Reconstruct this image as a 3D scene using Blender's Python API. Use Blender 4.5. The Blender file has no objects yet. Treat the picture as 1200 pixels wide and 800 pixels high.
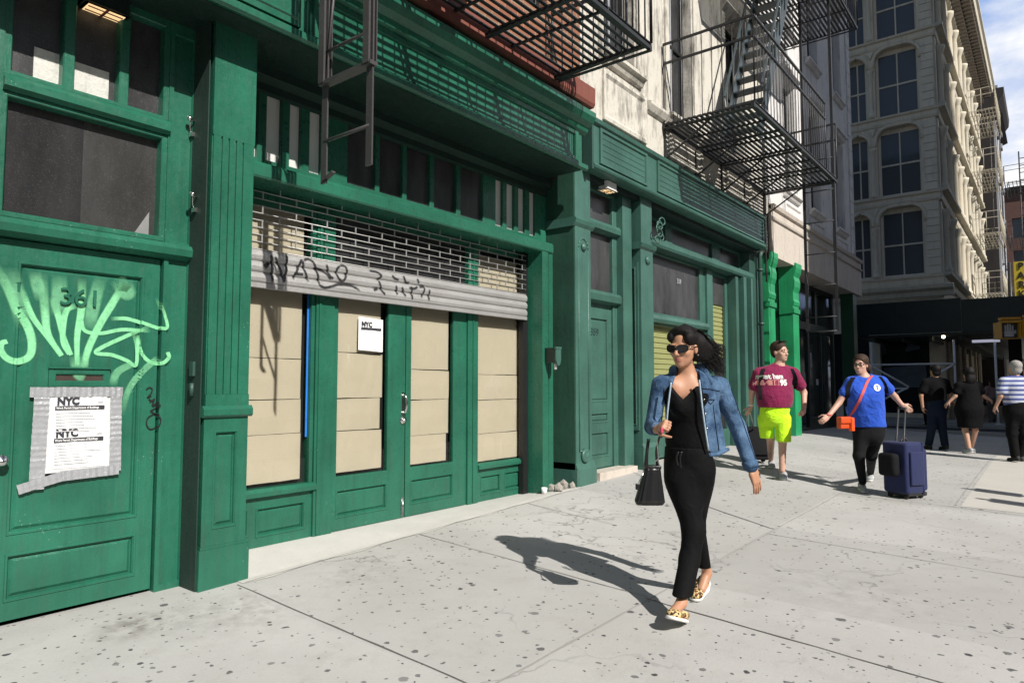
import bpy, bmesh, math, random
import numpy as np
from mathutils import Vector, Matrix

random.seed(7)
SC = bpy.context.scene
COL = SC.collection
R_ = math.radians

# ------------------------------------------------------------------ camera
YAW, PITCH, FPX = R_(38.5), R_(3.6), 795.0
CAM = Vector((0.0, -4.56, 1.40))
FW = Vector((math.cos(YAW)*math.cos(PITCH), math.sin(YAW)*math.cos(PITCH), math.sin(PITCH)))
RT = Vector((math.sin(YAW), -math.cos(YAW), 0))
UP = RT.cross(FW)
SUN = Vector((0.30, 1.0, -0.86)).normalized()        # direction the light travels

cd = bpy.data.cameras.new('camera'); cam = bpy.data.objects.new('camera', cd); COL.objects.link(cam)
cam.location = CAM; cam.rotation_euler = (math.pi/2+PITCH, 0, YAW-math.pi/2)
cd.sensor_width = 36; cd.lens = FPX/1200*36; cd.clip_start = .05; cd.clip_end = 2000
SC.camera = cam

# measured points: where the ray of a photo pixel meets a real plane of the street
def ray(px, py): return RT*((px-600)/FPX) + UP*((400-py)/FPX) + FW
def onY(px, py, Y):
    d = ray(px, py); return CAM + d*((Y-CAM.y)/d.y)
def onX(px, py, X):
    d = ray(px, py); return CAM + d*((X-CAM.x)/d.x)
def onZ(px, py, Z):
    d = ray(px, py); return CAM + d*((Z-CAM.z)/d.z)
def dep(px, py, D): return CAM + ray(px, py)*D
G0 = [(-60, -.10), (0, -.03), (2.4, 0), (7, .16), (9, .21), (16, .24), (22, .13), (27, -.04), (40, 0), (900, 0)]
G24 = [(-60, -.2), (0, -.075), (2.4, -.045), (14, .08), (20, .05), (27, -.06), (40, -.03), (900, -.03)]
def lerp_tab(t, x):
    for (a, va), (b, vb) in zip(t, t[1:]):
        if x <= b: return va + (vb-va)*max(0, (x-a))/(b-a)
    return t[-1][1]
def gz(x, y):
    a, b = lerp_tab(G0, x), lerp_tab(G24, x)
    if y > 0: return a
    if y > -2.4: return a + (b-a)*(-y/2.4)
    return b + .02*max(y+2.4, -5)
def gpt(px, py):
    d = ray(px, py); t0, t1 = .5, 60
    for _ in range(60):
        m = (t0+t1)/2; p = CAM+d*m
        if p.z > gz(p.x, p.y): t0 = m
        else: t1 = m
    return CAM+d*t1
def depth_of(p): return (Vector(p)-CAM).dot(FW)

# ------------------------------------------------------------------ objects
def tag(o, label=None, cat=None, group=None, kind=None):
    if label: o['label'] = label
    if cat: o['category'] = cat
    if group: o['group'] = group
    if kind: o['kind'] = kind
    return o
def thing(name, loc, label, cat, group=None):
    o = bpy.data.objects.new(name, None); COL.objects.link(o)
    o.location = loc; o.empty_display_size = .2
    return tag(o, label, cat, group)
def wloc(o):
    v = Vector((0, 0, 0))
    while o is not None:
        v = v+o.location; o = o.parent
    return v

class MB:
    def __init__(s, xf=None): s.v = []; s.f = []; s.sm = []; s.xf = xf; s.att = []
    def add(s, vs, fs, smooth=False):
        n = len(s.v)
        for p in vs:
            p = tuple(p); s.v.append(s.xf(*p) if s.xf else p)
        for f in fs: s.f.append([n+i for i in f]); s.sm.append(smooth)
    def quad(s, a, b, c, d): s.add([a, b, c, d], [(0, 1, 2, 3)])
    def box(s, x0, x1, y0, y1, z0, z1):
        s.add([(x0, y0, z0), (x1, y0, z0), (x1, y1, z0), (x0, y1, z0), (x0, y0, z1), (x1, y0, z1), (x1, y1, z1), (x0, y1, z1)],
              [(0, 3, 2, 1), (4, 5, 6, 7), (0, 1, 5, 4), (1, 2, 6, 5), (2, 3, 7, 6), (3, 0, 4, 7)])
    def bar(s, a, b, w, h=None, up=(0, 0, 1)):
        h = h or w; a = Vector(a); b = Vector(b); d = (b-a).normalized(); u = Vector(up)
        if abs(d.dot(u)) > .95: u = Vector((1, 0, 0))
        r = d.cross(u).normalized()*(w/2); q = r.cross(d).normalized()*(h/2)
        s.add([a-r-q, a+r-q, a+r+q, a-r+q, b-r-q, b+r-q, b+r+q, b-r+q],
              [(0, 1, 2, 3), (7, 6, 5, 4), (0, 4, 5, 1), (1, 5, 6, 2), (2, 6, 7, 3), (3, 7, 4, 0)])
    def loft(s, rings, closed=True, caps=True, smooth=True):
        n = len(rings[0]); vs = [p for r in rings for p in r]; fs = []
        for i in range(len(rings)-1):
            for j in range(n if closed else n-1):
                k = (j+1) % n; fs.append((i*n+j, i*n+k, (i+1)*n+k, (i+1)*n+j))
        if caps and closed:
            fs.append(tuple(range(n-1, -1, -1))); fs.append(tuple((len(rings)-1)*n+j for j in range(n)))
        s.add(vs, fs, smooth)
    def tube(s, pts, r, n=8, caps=True):
        pts = [Vector(p) for p in pts]; rings = []; rr = r if isinstance(r, (list, tuple)) else [r]*len(pts)
        ref = None
        for i, p in enumerate(pts):
            d = (pts[min(i+1, len(pts)-1)]-pts[max(i-1, 0)]).normalized()
            if ref is None:
                ref = Vector((0, 0, 1)) if abs(d.z) < .9 else Vector((1, 0, 0))
            a = d.cross(ref).normalized(); b = a.cross(d).normalized(); ref = b
            rings.append([p+a*(math.cos(2*math.pi*j/n)*rr[i])+b*(math.sin(2*math.pi*j/n)*rr[i]) for j in range(n)])
        s.loft(rings, True, caps)
    def prism(s, poly, y0, y1):          # poly in x,z extruded along y
        n = len(poly)
        s.add([(x, y0, z) for x, z in poly]+[(x, y1, z) for x, z in poly],
              [tuple(range(n)), tuple(range(2*n-1, n-1, -1))]+[(i, i+n, (i+1) % n+n, (i+1) % n) for i in range(n)])
    def profx(s, prof, x0, x1):           # moulding: profile of (y,z) run along x
        n = len(prof)
        s.add([(x0, y, z) for y, z in prof]+[(x1, y, z) for y, z in prof],
              [tuple(range(n)), tuple(range(2*n-1, n-1, -1))]+[(i, i+n, (i+1) % n+n, (i+1) % n) for i in range(n)])
    def lathe(s, c, prof, n=16, axis='z'):   # prof (r,h)
        rings = []
        for r, h in prof:
            ring = []
            for j in range(n):
                a = 2*math.pi*j/n; x, y = r*math.cos(a), r*math.sin(a)
                if axis == 'z': ring.append((c[0]+x, c[1]+y, c[2]+h))
                elif axis == 'y': ring.append((c[0]+x, c[1]+h, c[2]+y))
                else: ring.append((c[0]+h, c[1]+x, c[2]+y))
            rings.append(ring)
        s.loft(rings)
    def nest(s, x0, x1, z0, z1, prof):       # nested rectangles (inset, y), last one capped
        rg = [[(x0+i, y, z0+i), (x1-i, y, z0+i), (x1-i, y, z1-i), (x0+i, y, z1-i)] for i, y in prof]
        for a, b in zip(rg, rg[1:]):
            for j in range(4):
                k = (j+1) % 4; s.add([a[j], a[k], b[k], b[j]], [(0, 1, 2, 3)])
        s.add(rg[-1], [(0, 1, 2, 3)])
    def slab(s, x0, x1, z0, z1, y, t, holes=()):
        # board facing -y with rectangular holes: (x0,x1,z0,z1,kind); kind None = through, 'p' = recessed raised panel, 'f' flat recess
        xs = sorted({x0, x1, *[h[0] for h in holes], *[h[1] for h in holes]})
        zs = sorted({z0, z1, *[h[2] for h in holes], *[h[3] for h in holes]})
        for a, b in zip(xs, xs[1:]):
            for c, d in zip(zs, zs[1:]):
                mx, mz = (a+b)/2, (c+d)/2
                if any(h[0] < mx < h[1] and h[2] < mz < h[3] for h in holes): continue
                s.quad((a, y, c), (b, y, c), (b, y, d), (a, y, d))
        B = y+t
        for a, b, c, d, yy in ((x0, x0, z0, z1, 0), (x1, x1, z0, z1, 0)):
            s.quad((a, y, c), (a, B, c), (a, B, d), (a, y, d))
        for zz in (z0, z1): s.quad((x0, y, zz), (x1, y, zz), (x1, B, zz), (x0, B, zz))
        for h in holes:
            a, b, c, d = h[:4]; kind = h[4] if len(h) > 4 else None
            if kind == 'p':
                s.nest(a, b, c, d, [(0, y), (.004, y-.006), (.014, y-.006), (.022, y+.006), (.024, y+.022), (.03, y+.022), (.048, y+.010), (.05, y+.010)])
            elif kind == 'f':
                s.nest(a, b, c, d, [(0, y), (.006, y+.02), (.012, y+.02)])
            else:
                s.nest_open(a, b, c, d, [(0, y), (.006, y+.006), (.008, B)])
    def nest_open(s, x0, x1, z0, z1, prof):
        rg = [[(x0+i, y, z0+i), (x1-i, y, z0+i), (x1-i, y, z1-i), (x0+i, y, z1-i)] for i, y in prof]
        for a, b in zip(rg, rg[1:]):
            for j in range(4):
                k = (j+1) % 4; s.add([a[j], a[k], b[k], b[j]], [(0, 1, 2, 3)])
    def flush(s, name, mat, parent=None):
        o = s.build(name, mat, parent); s.v, s.f, s.sm, s.att = [], [], [], []; return o
    def build(s, name, mat, parent=None, recalc=True, smooth=False):
        me = bpy.data.meshes.new(name)
        off = wloc(parent) if parent else Vector((0, 0, 0))
        org = Vector((0, 0, 0))
        if not parent:
            n = len(s.v); lo = [min(p[i] for p in s.v) for i in range(3)]; hi = [max(p[i] for p in s.v) for i in range(3)]
            org = Vector(((lo[0]+hi[0])/2, (lo[1]+hi[1])/2, lo[2])); off = org
        me.from_pydata([(p[0]-off.x, p[1]-off.y, p[2]-off.z) for p in s.v], [], s.f)
        me.polygons.foreach_set('use_smooth', [True if smooth else b for b in s.sm])
        if recalc:
            bm = bmesh.new(); bm.from_mesh(me); bmesh.ops.recalc_face_normals(bm, faces=bm.faces); bm.to_mesh(me); bm.free()
        if s.att:
            at = me.attributes.new('edge', 'FLOAT', 'POINT'); at.data.foreach_set('value', s.att)
        me.materials.append(mat)
        o = bpy.data.objects.new(name, me); COL.objects.link(o)
        if parent: o.parent = parent
        else: o.location = org
        return o

# ------------------------------------------------------------------ materials
class NT:
    def __init__(s, name):
        s.m = bpy.data.materials.new(name); s.m.use_nodes = True; s.t = s.m.node_tree
        s.b = s.t.nodes['Principled BSDF']; s.out = s.t.nodes['Material Output']
        s.tc = s.t.nodes.new('ShaderNodeTexCoord'); s.geo = None
    def pos(s):
        if not s.geo: s.geo = s.t.nodes.new('ShaderNodeNewGeometry')
        return s.geo.outputs['Position']
    def n(s, ty, **kw):
        nd = s.t.nodes.new('ShaderNode'+ty)
        for k, v in kw.items():
            if k.startswith('_'): setattr(nd, k[1:], v)
            else: s.set(nd.inputs[k.replace('__', ' ')], v)
        return nd
    def set(s, sock, v):
        if hasattr(v, 'is_output'): s.t.links.new(v, sock)
        elif isinstance(v, (tuple, list)) and sock.type == 'RGBA' and len(v) == 3: sock.default_value = (*v, 1)
        else: sock.default_value = v
    def noise(s, scale, detail=4, rough=.55, vec=None, dist=0):
        nd = s.n('TexNoise', Scale=scale, Detail=detail, Roughness=rough, Distortion=dist)
        s.t.links.new(vec if vec is not None else s.tc.outputs['Object'], nd.inputs['Vector']); return nd.outputs['Fac']
    def scaled(s, sx, sy, sz, vec=None):
        m = s.n('Mapping'); m.inputs['Scale'].default_value = (sx, sy, sz)
        s.t.links.new(vec if vec is not None else s.tc.outputs['Object'], m.inputs['Vector']); return m.outputs['Vector']
    def ramp(s, fac, stops, interp='LINEAR'):
        r = s.t.nodes.new('ShaderNodeValToRGB'); r.color_ramp.interpolation = interp; e = r.color_ramp.elements
        while len(e) < len(stops): e.new(.5)
        for el, (p, c) in zip(e, stops):
            el.position = p; el.color = (c, c, c, 1) if isinstance(c, (int, float)) else (*c, 1)
        s.t.links.new(fac, r.inputs['Fac']); return r.outputs['Color']
    def mix(s, a, b, fac, blend='MIX'):
        m = s.t.nodes.new('ShaderNodeMix'); m.data_type = 'RGBA'; m.blend_type = blend
        s.set(m.inputs[6], a); s.set(m.inputs[7], b); s.set(m.inputs[0], fac); return m.outputs[2]
    def math(s, op, a, b=0.0, c=None):
        m = s.t.nodes.new('ShaderNodeMath'); m.operation = op; s.set(m.inputs[0], a); s.set(m.inputs[1], b)
        if c is not None: s.set(m.inputs[2], c)
        return m.outputs[0]
    def bump(s, h, strength=.3, dist=.01):
        b = s.n('Bump', Strength=strength, Distance=dist); s.t.links.new(h, b.inputs['Height'])
        s.t.links.new(b.outputs['Normal'], s.b.inputs['Normal']); return b
    def base(s, c, rough=.5, metal=0, spec=.5):
        s.set(s.b.inputs['Base Color'], c); s.set(s.b.inputs['Roughness'], rough)
        s.set(s.b.inputs['Metallic'], metal); s.set(s.b.inputs['Specular IOR Level'], spec); return s.m

def dk(c, k): return tuple(x*k for x in c)
def paint(name, c, rough=.42, worn=.5, dirt=(.06, .055, .045), chip=(.45, .5, .46), streak=True):
    t = NT(name); P = t.pos()
    n1 = t.noise(1.6, 5, .6, P); n2 = t.noise(22, 5, .65, P); n3 = t.noise(90, 3, .6, P)
    col = t.mix(dk(c, .72), dk(c, 1.2), t.ramp(n1, [(.3, 0), (.7, 1)])); n5 = t.noise(5.5, 5, .7, t.scaled(2.5, 2.5, .18, P)); col = t.mix(col, dk(c, .55), t.math('MULTIPLY', t.ramp(n5, [(.5, 0), (.72, 1)]), .45*worn))
    st = t.noise(6, 5, .7, t.scaled(3.2, 3.2, .35, P))
    col = t.mix(col, dirt, t.math('MULTIPLY', t.ramp(st, [(.52, 0), (.78, 1)]), .30*worn))
    sp = t.ramp(n2, [(.66, 0), (.72, 1)])
    col = t.mix(col, dk(c, 1.5), t.math('MULTIPLY', sp, .25*worn))
    v = t.n('TexVoronoi', Scale=38.0); t.t.links.new(P, v.inputs['Vector'])
    big = t.noise(3.1, 3, .5, P)
    ch = t.math('MULTIPLY', t.ramp(v.outputs['Distance'], [(.10, 1), (.15, 0)]), t.ramp(big, [(.60, 0), (.66, 1)]))
    col = t.mix(col, chip, t.math('MULTIPLY', ch, .42*worn))
    h = t.math('ADD', t.math('MULTIPLY', n2, .5), t.math('ADD', t.math('MULTIPLY', n1, .8), t.math('MULTIPLY', n3, .15)))
    t.bump(t.math('ADD', h, t.math('MULTIPLY', n5, .7)), .38, .014)
    return t.base(col, t.ramp(n2, [(.3, rough-.08), (.7, rough+.14)]))
def simple(name, c, rough=.6, metal=0, var=.25, scale=12, bump=.15, spec=.5, bscale=None):
    t = NT(name); P = t.pos()
    n1 = t.noise(scale, 5, .6, P); col = t.mix(dk(c, 1-var), dk(c, 1+var), n1)
    if bump: t.bump(t.noise(bscale or scale*5, 4, .6, P), bump, .008)
    return t.base(col, rough, metal, spec)
def fabric(name, c, rough=.85, weave=420, fold=9, fstr=.5, var=.2, c2=None, warm=0):
    t = NT(name)
    n1 = t.noise(fold, 3, .55, None, .6); n2 = t.noise(weave, 2, .5)
    col = t.mix(dk(c, 1-var), c2 or dk(c, 1+var), t.noise(7, 5, .6))
    t.bump(t.math('ADD', n1, t.math('MULTIPLY', n2, .03)), fstr, .03)
    t.b.inputs['Sheen Weight'].default_value = .0 if max(c) < .05 else .12
    return t.base(col, rough, 0, .12 if max(c) < .05 else .3)

M = {}
GREEN = (.019, .128, .080)
M['green'] = paint('green_gloss_paint', GREEN, .30, 1.0)
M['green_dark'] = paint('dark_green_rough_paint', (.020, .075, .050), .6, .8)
M['green_rev'] = paint('blackish_green_paint', (.012, .035, .026), .7, 1)  # blackish green for the pillar's side plate, darker than its front
M['sage'] = paint('grey_green_paint', (.048, .130, .103), .40, .9)
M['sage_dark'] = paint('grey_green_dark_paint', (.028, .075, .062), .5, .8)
M['bright'] = paint('bright_green_paint', (.018, .285, .110), .4, .6)
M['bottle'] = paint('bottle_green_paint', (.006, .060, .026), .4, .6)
M['soffit'] = paint('shade_darkened_soffit_green', (.006, .026, .019), .55, .9)  # green darkened so the colour itself carries the soffit's shade
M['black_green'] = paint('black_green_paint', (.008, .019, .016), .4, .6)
M['black'] = simple('black_paint', (.012, .012, .013), .45, 0, .3)
M['iron'] = simple('fire_escape_iron', (.018, .019, .021), .5, 0, .5, 8, .3)
M['teal_iron'] = simple('blue_grey_painted_iron', (.055, .075, .085), .5, 0, .4, 8, .3)
M['iron_grey'] = simple('grey_painted_iron', (.050, .047, .048), .5, 0, .3, 8, .3)
M['post_grey'] = simple('light_grey_pipe', (.85, .85, .86), .45, 0, .2, 9, .05)
M['steel'] = simple('galvanised_steel', (.42, .42, .42), .34, 1, .15, 9, .05)
M['chrome'] = simple('satin_chrome', (.65, .65, .63), .2, 1, .05, 9, 0)
M['dark_void'] = simple('dark_interior', (.010, .010, .010), .9, 0, .3)
M['white_paint'] = simple('white_paint', (.72, .72, .70), .6, 0, .08)
M['redsill'] = paint('oxide_red_stone', (.20, .062, .045), .7, .8, chip=(.3, .2, .17))
M['rubber'] = simple('black_rubber', (.015, .015, .015), .7)
def brick(name, c1, c2, mortar, scale=1.0, rough=.85, ux='x'):
    t = NT(name); P = t.pos()
    sep = t.n('SeparateXYZ'); t.t.links.new(P, sep.inputs[0])
    cb = t.n('CombineXYZ'); t.t.links.new(t.math('ADD', sep.outputs['X'], sep.outputs['Y']), cb.inputs[0]); t.t.links.new(sep.outputs['Z'], cb.inputs[1])
    b = t.n('TexBrick', Scale=1.0/scale); t.t.links.new(cb.outputs[0], b.inputs['Vector'])
    b.inputs['Color1'].default_value = (*c1, 1); b.inputs['Color2'].default_value = (*c2, 1); b.inputs['Mortar'].default_value = (*mortar, 1)
    b.inputs['Brick Width'].default_value = .22; b.inputs['Row Height'].default_value = .075; b.inputs['Mortar Size'].default_value = .008
    n = t.noise(3, 5, .6, P); col = t.mix(b.outputs['Color'], dk(c1, .45), t.math('MULTIPLY', n, .5))
    bp = t.n('Bump', Strength=.6, Distance=.01); t.t.links.new(t.math('SUBTRACT', 1, b.outputs['Fac']), bp.inputs['Height']); t.t.links.new(bp.outputs[0], t.b.inputs['Normal'])
    return t.base(col, rough)
M['brick_red'] = brick('orange_red_brick', (.36, .145, .075), (.27, .10, .06), (.34, .27, .2))
M['brick_dark'] = brick('dark_brick', (.09, .05, .045), (.07, .04, .038), (.07, .06, .055))
M['brick_far'] = brick('far_red_brick', (.16, .07, .055), (.12, .055, .045), (.13, .1, .09), 1.6)
def stone(name, c, stain=(.05, .05, .048), amount=.5, scale=1.0):
    t = NT(name); P = t.pos()
    n1 = t.noise(.9*scale, 6, .65, P); n2 = t.noise(9*scale, 6, .7, P); st = t.noise(2.2*scale, 6, .75, t.scaled(1.6, 1.6, .4, P))
    col = t.mix(dk(c, .86), dk(c, 1.08), n1)
    col = t.mix(col, stain, t.math('MULTIPLY', t.ramp(st, [(.50, 0), (.68, 1)]), amount))
    col = t.mix(col, dk(c, .55), t.math('MULTIPLY', t.ramp(n2, [(.55, 0), (.72, 1)]), amount*.8))
    t.bump(t.math('ADD', n2, t.math('MULTIPLY', n1, .6)), .5, .02)
    return t.base(col, .8, 0, .3)
M['white_wall'] = stone('flaking_white_masonry', (.62, .585, .52), (.07, .065, .055), .95, .9)
M['pale_wall'] = stone('pale_lilac_masonry', (.70, .68, .67), (.14, .13, .125), .45)
M['lintel'] = stone('cream_render', (.56, .50, .44), (.2, .18, .16), .35)
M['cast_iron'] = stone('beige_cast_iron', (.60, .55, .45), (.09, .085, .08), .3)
M['cast_iron_side'] = stone('bounce_tinted_cast_iron', (.84, .75, .61), (.12, .115, .11), .25)  # lightened and warmed to stand in for bounced light on the shaded side
M['far_white'] = stone('weathered_pale_facade', (.42, .43, .46), (.1, .1, .11), .6)
M['cornice_brown'] = stone('shade_brown_ironwork', (.12, .10, .08), (.04, .035, .03), .5)  # dark brown carries the shade of the cornice underside on its brackets
M['far_dark'] = stone('dark_stucco', (.045, .04, .04), (.02, .02, .02), .5)
M['dirty_white'] = stone('dirty_white_board', (.66, .65, .61), (.3, .29, .26), .5, 4)
def glass_dark(name, c=(.012, .012, .013), dust=.3, rough=.06, dustc=(.16, .16, .165), speck=True):
    t = NT(name); P = t.pos()
    n1 = t.noise(1.7, 6, .7, t.scaled(1.6, 1.6, .5, P)); n2 = t.noise(160, 2, .6, P)
    f = t.math('MULTIPLY', t.ramp(n1, [(.35, .15), (.7, 1)]), dust)
    col = t.mix(c, dustc, f)
    if speck: col = t.mix(col, dk(dustc, 1.8), t.math('MULTIPLY', t.ramp(n2, [(.60, 0), (.68, 1)]), dust*.7))
    return t.base(col, t.ramp(n1, [(.3, rough), (.7, rough+.16)]), 0, .5)
M['glass'] = glass_dark('dusty_dark_glass', dust=.17)
M['glass_hazy'] = glass_dark('hazy_dark_glass', (.030, .029, .028), dust=.22, rough=.2)
M['tube_glow'] = NT('fluorescent_tube').m
_l = M['tube_glow'].node_tree.nodes['Principled BSDF']; _l.inputs['Emission Color'].default_value = (.8, .8, 1, 1); _l.inputs['Emission Strength'].default_value = .3
M['glass_dusty'] = glass_dark('very_dusty_glass', dust=.40, rough=.25)
M['glass_clean'] = glass_dark('clean_dark_glass', (.02, .022, .026), dust=.04, rough=.03, speck=False)
M['glass_blue'] = glass_dark('sky_tinted_glass', (.11, .12, .135), dust=.05, rough=.02, speck=False)  # reflected sky is put into this blue-grey base colour
M['glass_white'] = simple('white_backed_glass', (.66, .66, .64), .3, 0, .08, 4, .03)
def pane_clear():
    t = NT('clear_shop_glass'); t.t.nodes.remove(t.b)
    fr = t.n('Fresnel', IOR=1.45); tr = t.n('BsdfTransparent', Color=(.93, .95, .93)); gl = t.n('BsdfGlossy', Roughness=.03)
    mx = t.n('MixShader'); t.t.links.new(fr.outputs[0], mx.inputs[0]); t.t.links.new(tr.outputs[0], mx.inputs[1]); t.t.links.new(gl.outputs[0], mx.inputs[2])
    t.t.links.new(mx.outputs[0], t.out.inputs['Surface']); return t.m
M['pane'] = pane_clear()
def cardboard():
    t = NT('corrugated_cardboard'); P = t.pos()
    n1 = t.noise(2.3, 4, .6, P); fl = t.noise(3, 2, .5, t.scaled(1.5, 1.5, 95, P)); n3 = t.noise(30, 4, .6, P)
    col = t.mix((.53, .465, .37), (.63, .56, .455), n1)
    col = t.mix(col, (.46, .39, .30), t.math('MULTIPLY', t.ramp(n3, [(.6, 0), (.75, 1)]), .4))
    t.bump(t.math('ADD', t.math('MULTIPLY', fl, .35), n1), .25, .012)
    return t.base(col, .8, 0, .2)
M['card'] = cardboard()
def sidewalk_mat():
    t = NT('worn_concrete_pavement'); P = t.pos()
    n1 = t.noise(.55, 5, .6, P); n2 = t.noise(5, 6, .7, P); n3 = t.noise(70, 4, .7, P); n4 = t.noise(260, 2, .6, P)
    col = t.mix((.37, .362, .35), (.478, .472, .46), t.ramp(n1, [(.3, 0), (.7, 1)]))
    col = t.mix(col, (.30, .285, .26), t.math('MULTIPLY', t.ramp(n2, [(.52, 0), (.78, 1)]), .45))
    col = t.mix(col, (.30, .29, .27), t.math('MULTIPLY', t.ramp(n3, [(.55, 0), (.72, 1)]), .35))
    col = t.mix(col, (.62, .6, .57), t.math('MULTIPLY', t.ramp(n4, [(.60, 0), (.70, 1)]), .35))
    sp_ = t.n('SeparateXYZ'); t.t.links.new(P, sp_.inputs[0])           # each slab was poured on its own day
    cell = t.math('ADD', t.math('FLOOR', t.math('DIVIDE', t.math('SUBTRACT', sp_.outputs['X'], 2.5), 2.2)), t.math('MULTIPLY', t.math('LESS_THAN', sp_.outputs['Y'], -2.38), 17.3))
    wn = t.n('TexWhiteNoise', _noise_dimensions='1D'); t.t.links.new(cell, wn.inputs['W'])
    col = t.mix(col, (.30, .295, .285), t.math('MULTIPLY', wn.outputs['Value'], .34))
    crk = t.n('TexVoronoi', Scale=.42); crk.feature = 'DISTANCE_TO_EDGE'; wc = t.n('VectorMath', _operation='ADD'); nc = t.n('TexNoise', Scale=1.7, Detail=8.0); t.t.links.new(P, nc.inputs['Vector'])
    t.t.links.new(P, wc.inputs[0]); t.t.links.new(nc.outputs['Color'], wc.inputs[1]); t.t.links.new(wc.outputs[0], crk.inputs['Vector'])
    col = t.mix(col, (.16, .155, .15), t.math('MULTIPLY', t.ramp(crk.outputs['Distance'], [(0, 1), (.006, 0)]), t.ramp(t.noise(.5, 2, .5, P), [(.52, 0), (.62, .7)])))
    wv = t.n('VectorMath', _operation='ADD'); nz = t.n('TexNoise', Scale=26.0, Detail=3.0); t.t.links.new(P, nz.inputs['Vector'])
    sc = t.n('VectorMath', _operation='SCALE'); t.t.links.new(nz.outputs['Color'], sc.inputs[0]); sc.inputs['Scale'].default_value = .035
    t.t.links.new(P, wv.inputs[0]); t.t.links.new(sc.outputs[0], wv.inputs[1])
    dens = t.noise(.8, 3, .5, P)
    for scl, r0, keep in ((2.6, .065, .36), (5.5, .08, .46), (13, .13, .26), (3.9, .07, .5), (8.5, .10, .36)):
        v = t.n('TexVoronoi', Scale=scl); t.t.links.new(wv.outputs[0], v.inputs['Vector']); v.inputs['Randomness'].default_value = 1
        v.voronoi_dimensions = '2D'
        hs = t.n('SeparateColor'); t.t.links.new(v.outputs['Color'], hs.inputs[0])
        rad = t.math('MULTIPLY', hs.outputs[1], r0)
        on = t.math('LESS_THAN', hs.outputs[0], t.math('MULTIPLY', t.ramp(dens, [(.36, .25), (.62, 1.5)]), keep))
        d = t.math('SUBTRACT', t.math('ADD', rad, .014), v.outputs['Distance'])
        mk = t.math('MULTIPLY', t.math('MULTIPLY', on, t.math('MINIMUM', t.math('MAXIMUM', t.math('MULTIPLY', d, 110), 0), 1)), t.math('ADD', t.math('MULTIPLY', hs.outputs[2], .45), .52))
        col = t.mix(col, (.045, .045, .05), mk)
    for (cx_, cy_, rx_, k_) in ((1.85, -.28, .30, .55), (2.35, -.5, .5, .3), (3.3, -.45, .5, .18), (5.2, -3.4, .8, .15)):   # old spills
        ds = t.n('VectorMath', _operation='DISTANCE'); t.t.links.new(wv.outputs[0], ds.inputs[0]); ds.inputs[1].default_value = (cx_, cy_, 0)
        f_ = t.math('MULTIPLY', t.math('MAXIMUM', t.math('SUBTRACT', 1, t.math('DIVIDE', ds.outputs['Value'], rx_)), 0), t.ramp(t.noise(7, 5, .7, P), [(.42, 0), (.62, 1)]))
        col = t.mix(col, (.13, .12, .105), t.math('MULTIPLY', f_, k_*1.6))
    t.bump(t.math('ADD', n3, t.math('MULTIPLY', n2, .7)), .35, .006)
    return t.base(col, .82, 0, .25)
M['pave'] = sidewalk_mat()
def concrete(name, a, b, sc=3):
    t = NT(name); P = t.pos(); n1 = t.noise(sc, 6, .65, P); n2 = t.noise(60, 4, .7, P)
    col = t.mix(a, b, n1); col = t.mix(col, dk(a, .6), t.math('MULTIPLY', t.ramp(n2, [(.58, 0), (.72, 1)]), .35))
    t.bump(t.math('ADD', n2, n1), .4, .008); return t.base(col, .85, 0, .25)
M['apron'] = concrete('pale_new_concrete', (.42, .41, .385), (.57, .56, .53), 4.5)
M['pave_plain'] = concrete('plain_concrete', (.38, .37, .345), (.47, .455, .43))
M['bay'] = concrete('warm_pale_concrete', (.43, .41, .375), (.52, .50, .465), 2)
M['asphalt'] = concrete('asphalt', (.045, .045, .047), (.065, .065, .067), 5)
M['joint'] = concrete('joint_dirt', (.10, .097, .09), (.16, .155, .145), 9)
M['joint_pale'] = concrete('joint_filler', (.28, .275, .26), (.36, .35, .33), 9)
def opaque_attr(name, c, soft=True, rough=.5, amt=1.0, spray=0):
    t = NT(name); t.base(c, rough)
    at = t.n('Attribute', _attribute_name='edge'); tr = t.n('BsdfTransparent'); mx = t.n('MixShader')
    f = at.outputs['Fac']
    f = t.math('MULTIPLY', t.math('SMOOTH_MIN', t.math('MULTIPLY', f, 1.7), 1.0, .3), amt)
    if spray: f = t.math('MULTIPLY', f, t.ramp(t.noise(spray, 4, .6, t.pos()), [(.2, .6), (.6, 1)]))
    t.t.links.new(f, mx.inputs[0]); t.t.links.new(tr.outputs[0], mx.inputs[1]); t.t.links.new(t.b.outputs[0], mx.inputs[2])
    t.t.links.new(mx.outputs[0], t.out.inputs['Surface']); return t.m
M['spray_mint'] = opaque_attr('mint_spray_paint', (.26, .72, .37), amt=.92, spray=40)
M['spray_mint_thin'] = opaque_attr('thin_mint_spray_paint', (.22, .62, .34), amt=.55, spray=40)
M['spray_black'] = opaque_attr('black_spray_paint', (.015, .015, .018), amt=.85, spray=60)
M['marker'] = simple('black_marker', (.012, .012, .014), .5)
M['paper'] = simple('white_paper', (.80, .80, .80), .6, 0, .03, 5, .05)
M['paper2'] = simple('paper_sleeve', (.62, .62, .63), .3, 0, .05, 5, .1)
M['ink'] = simple('black_ink', (.03, .03, .04), .6, 0, .05)
M['ink_grey'] = simple('grey_ink', (.66, .66, .68), .6, 0, .05)
def duct():
    t = NT('silver_duct_tape'); P = t.pos(); n = t.noise(30, 4, .6, P)
    t.bump(n, .6, .01); return t.base(t.mix((.30, .31, .33), (.46, .47, .49), n), .35, .25)
M['duct'] = duct()
M['bluetape'] = simple('blue_masking_tape', (.05, .28, .85), .5)
def lime():
    t = NT('lime_roller_shutter'); return t.base(t.mix((.24, .255, .10), (.32, .33, .145), t.noise(4, 4, .6, t.pos())), .5)
M['lime'] = lime()
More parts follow.
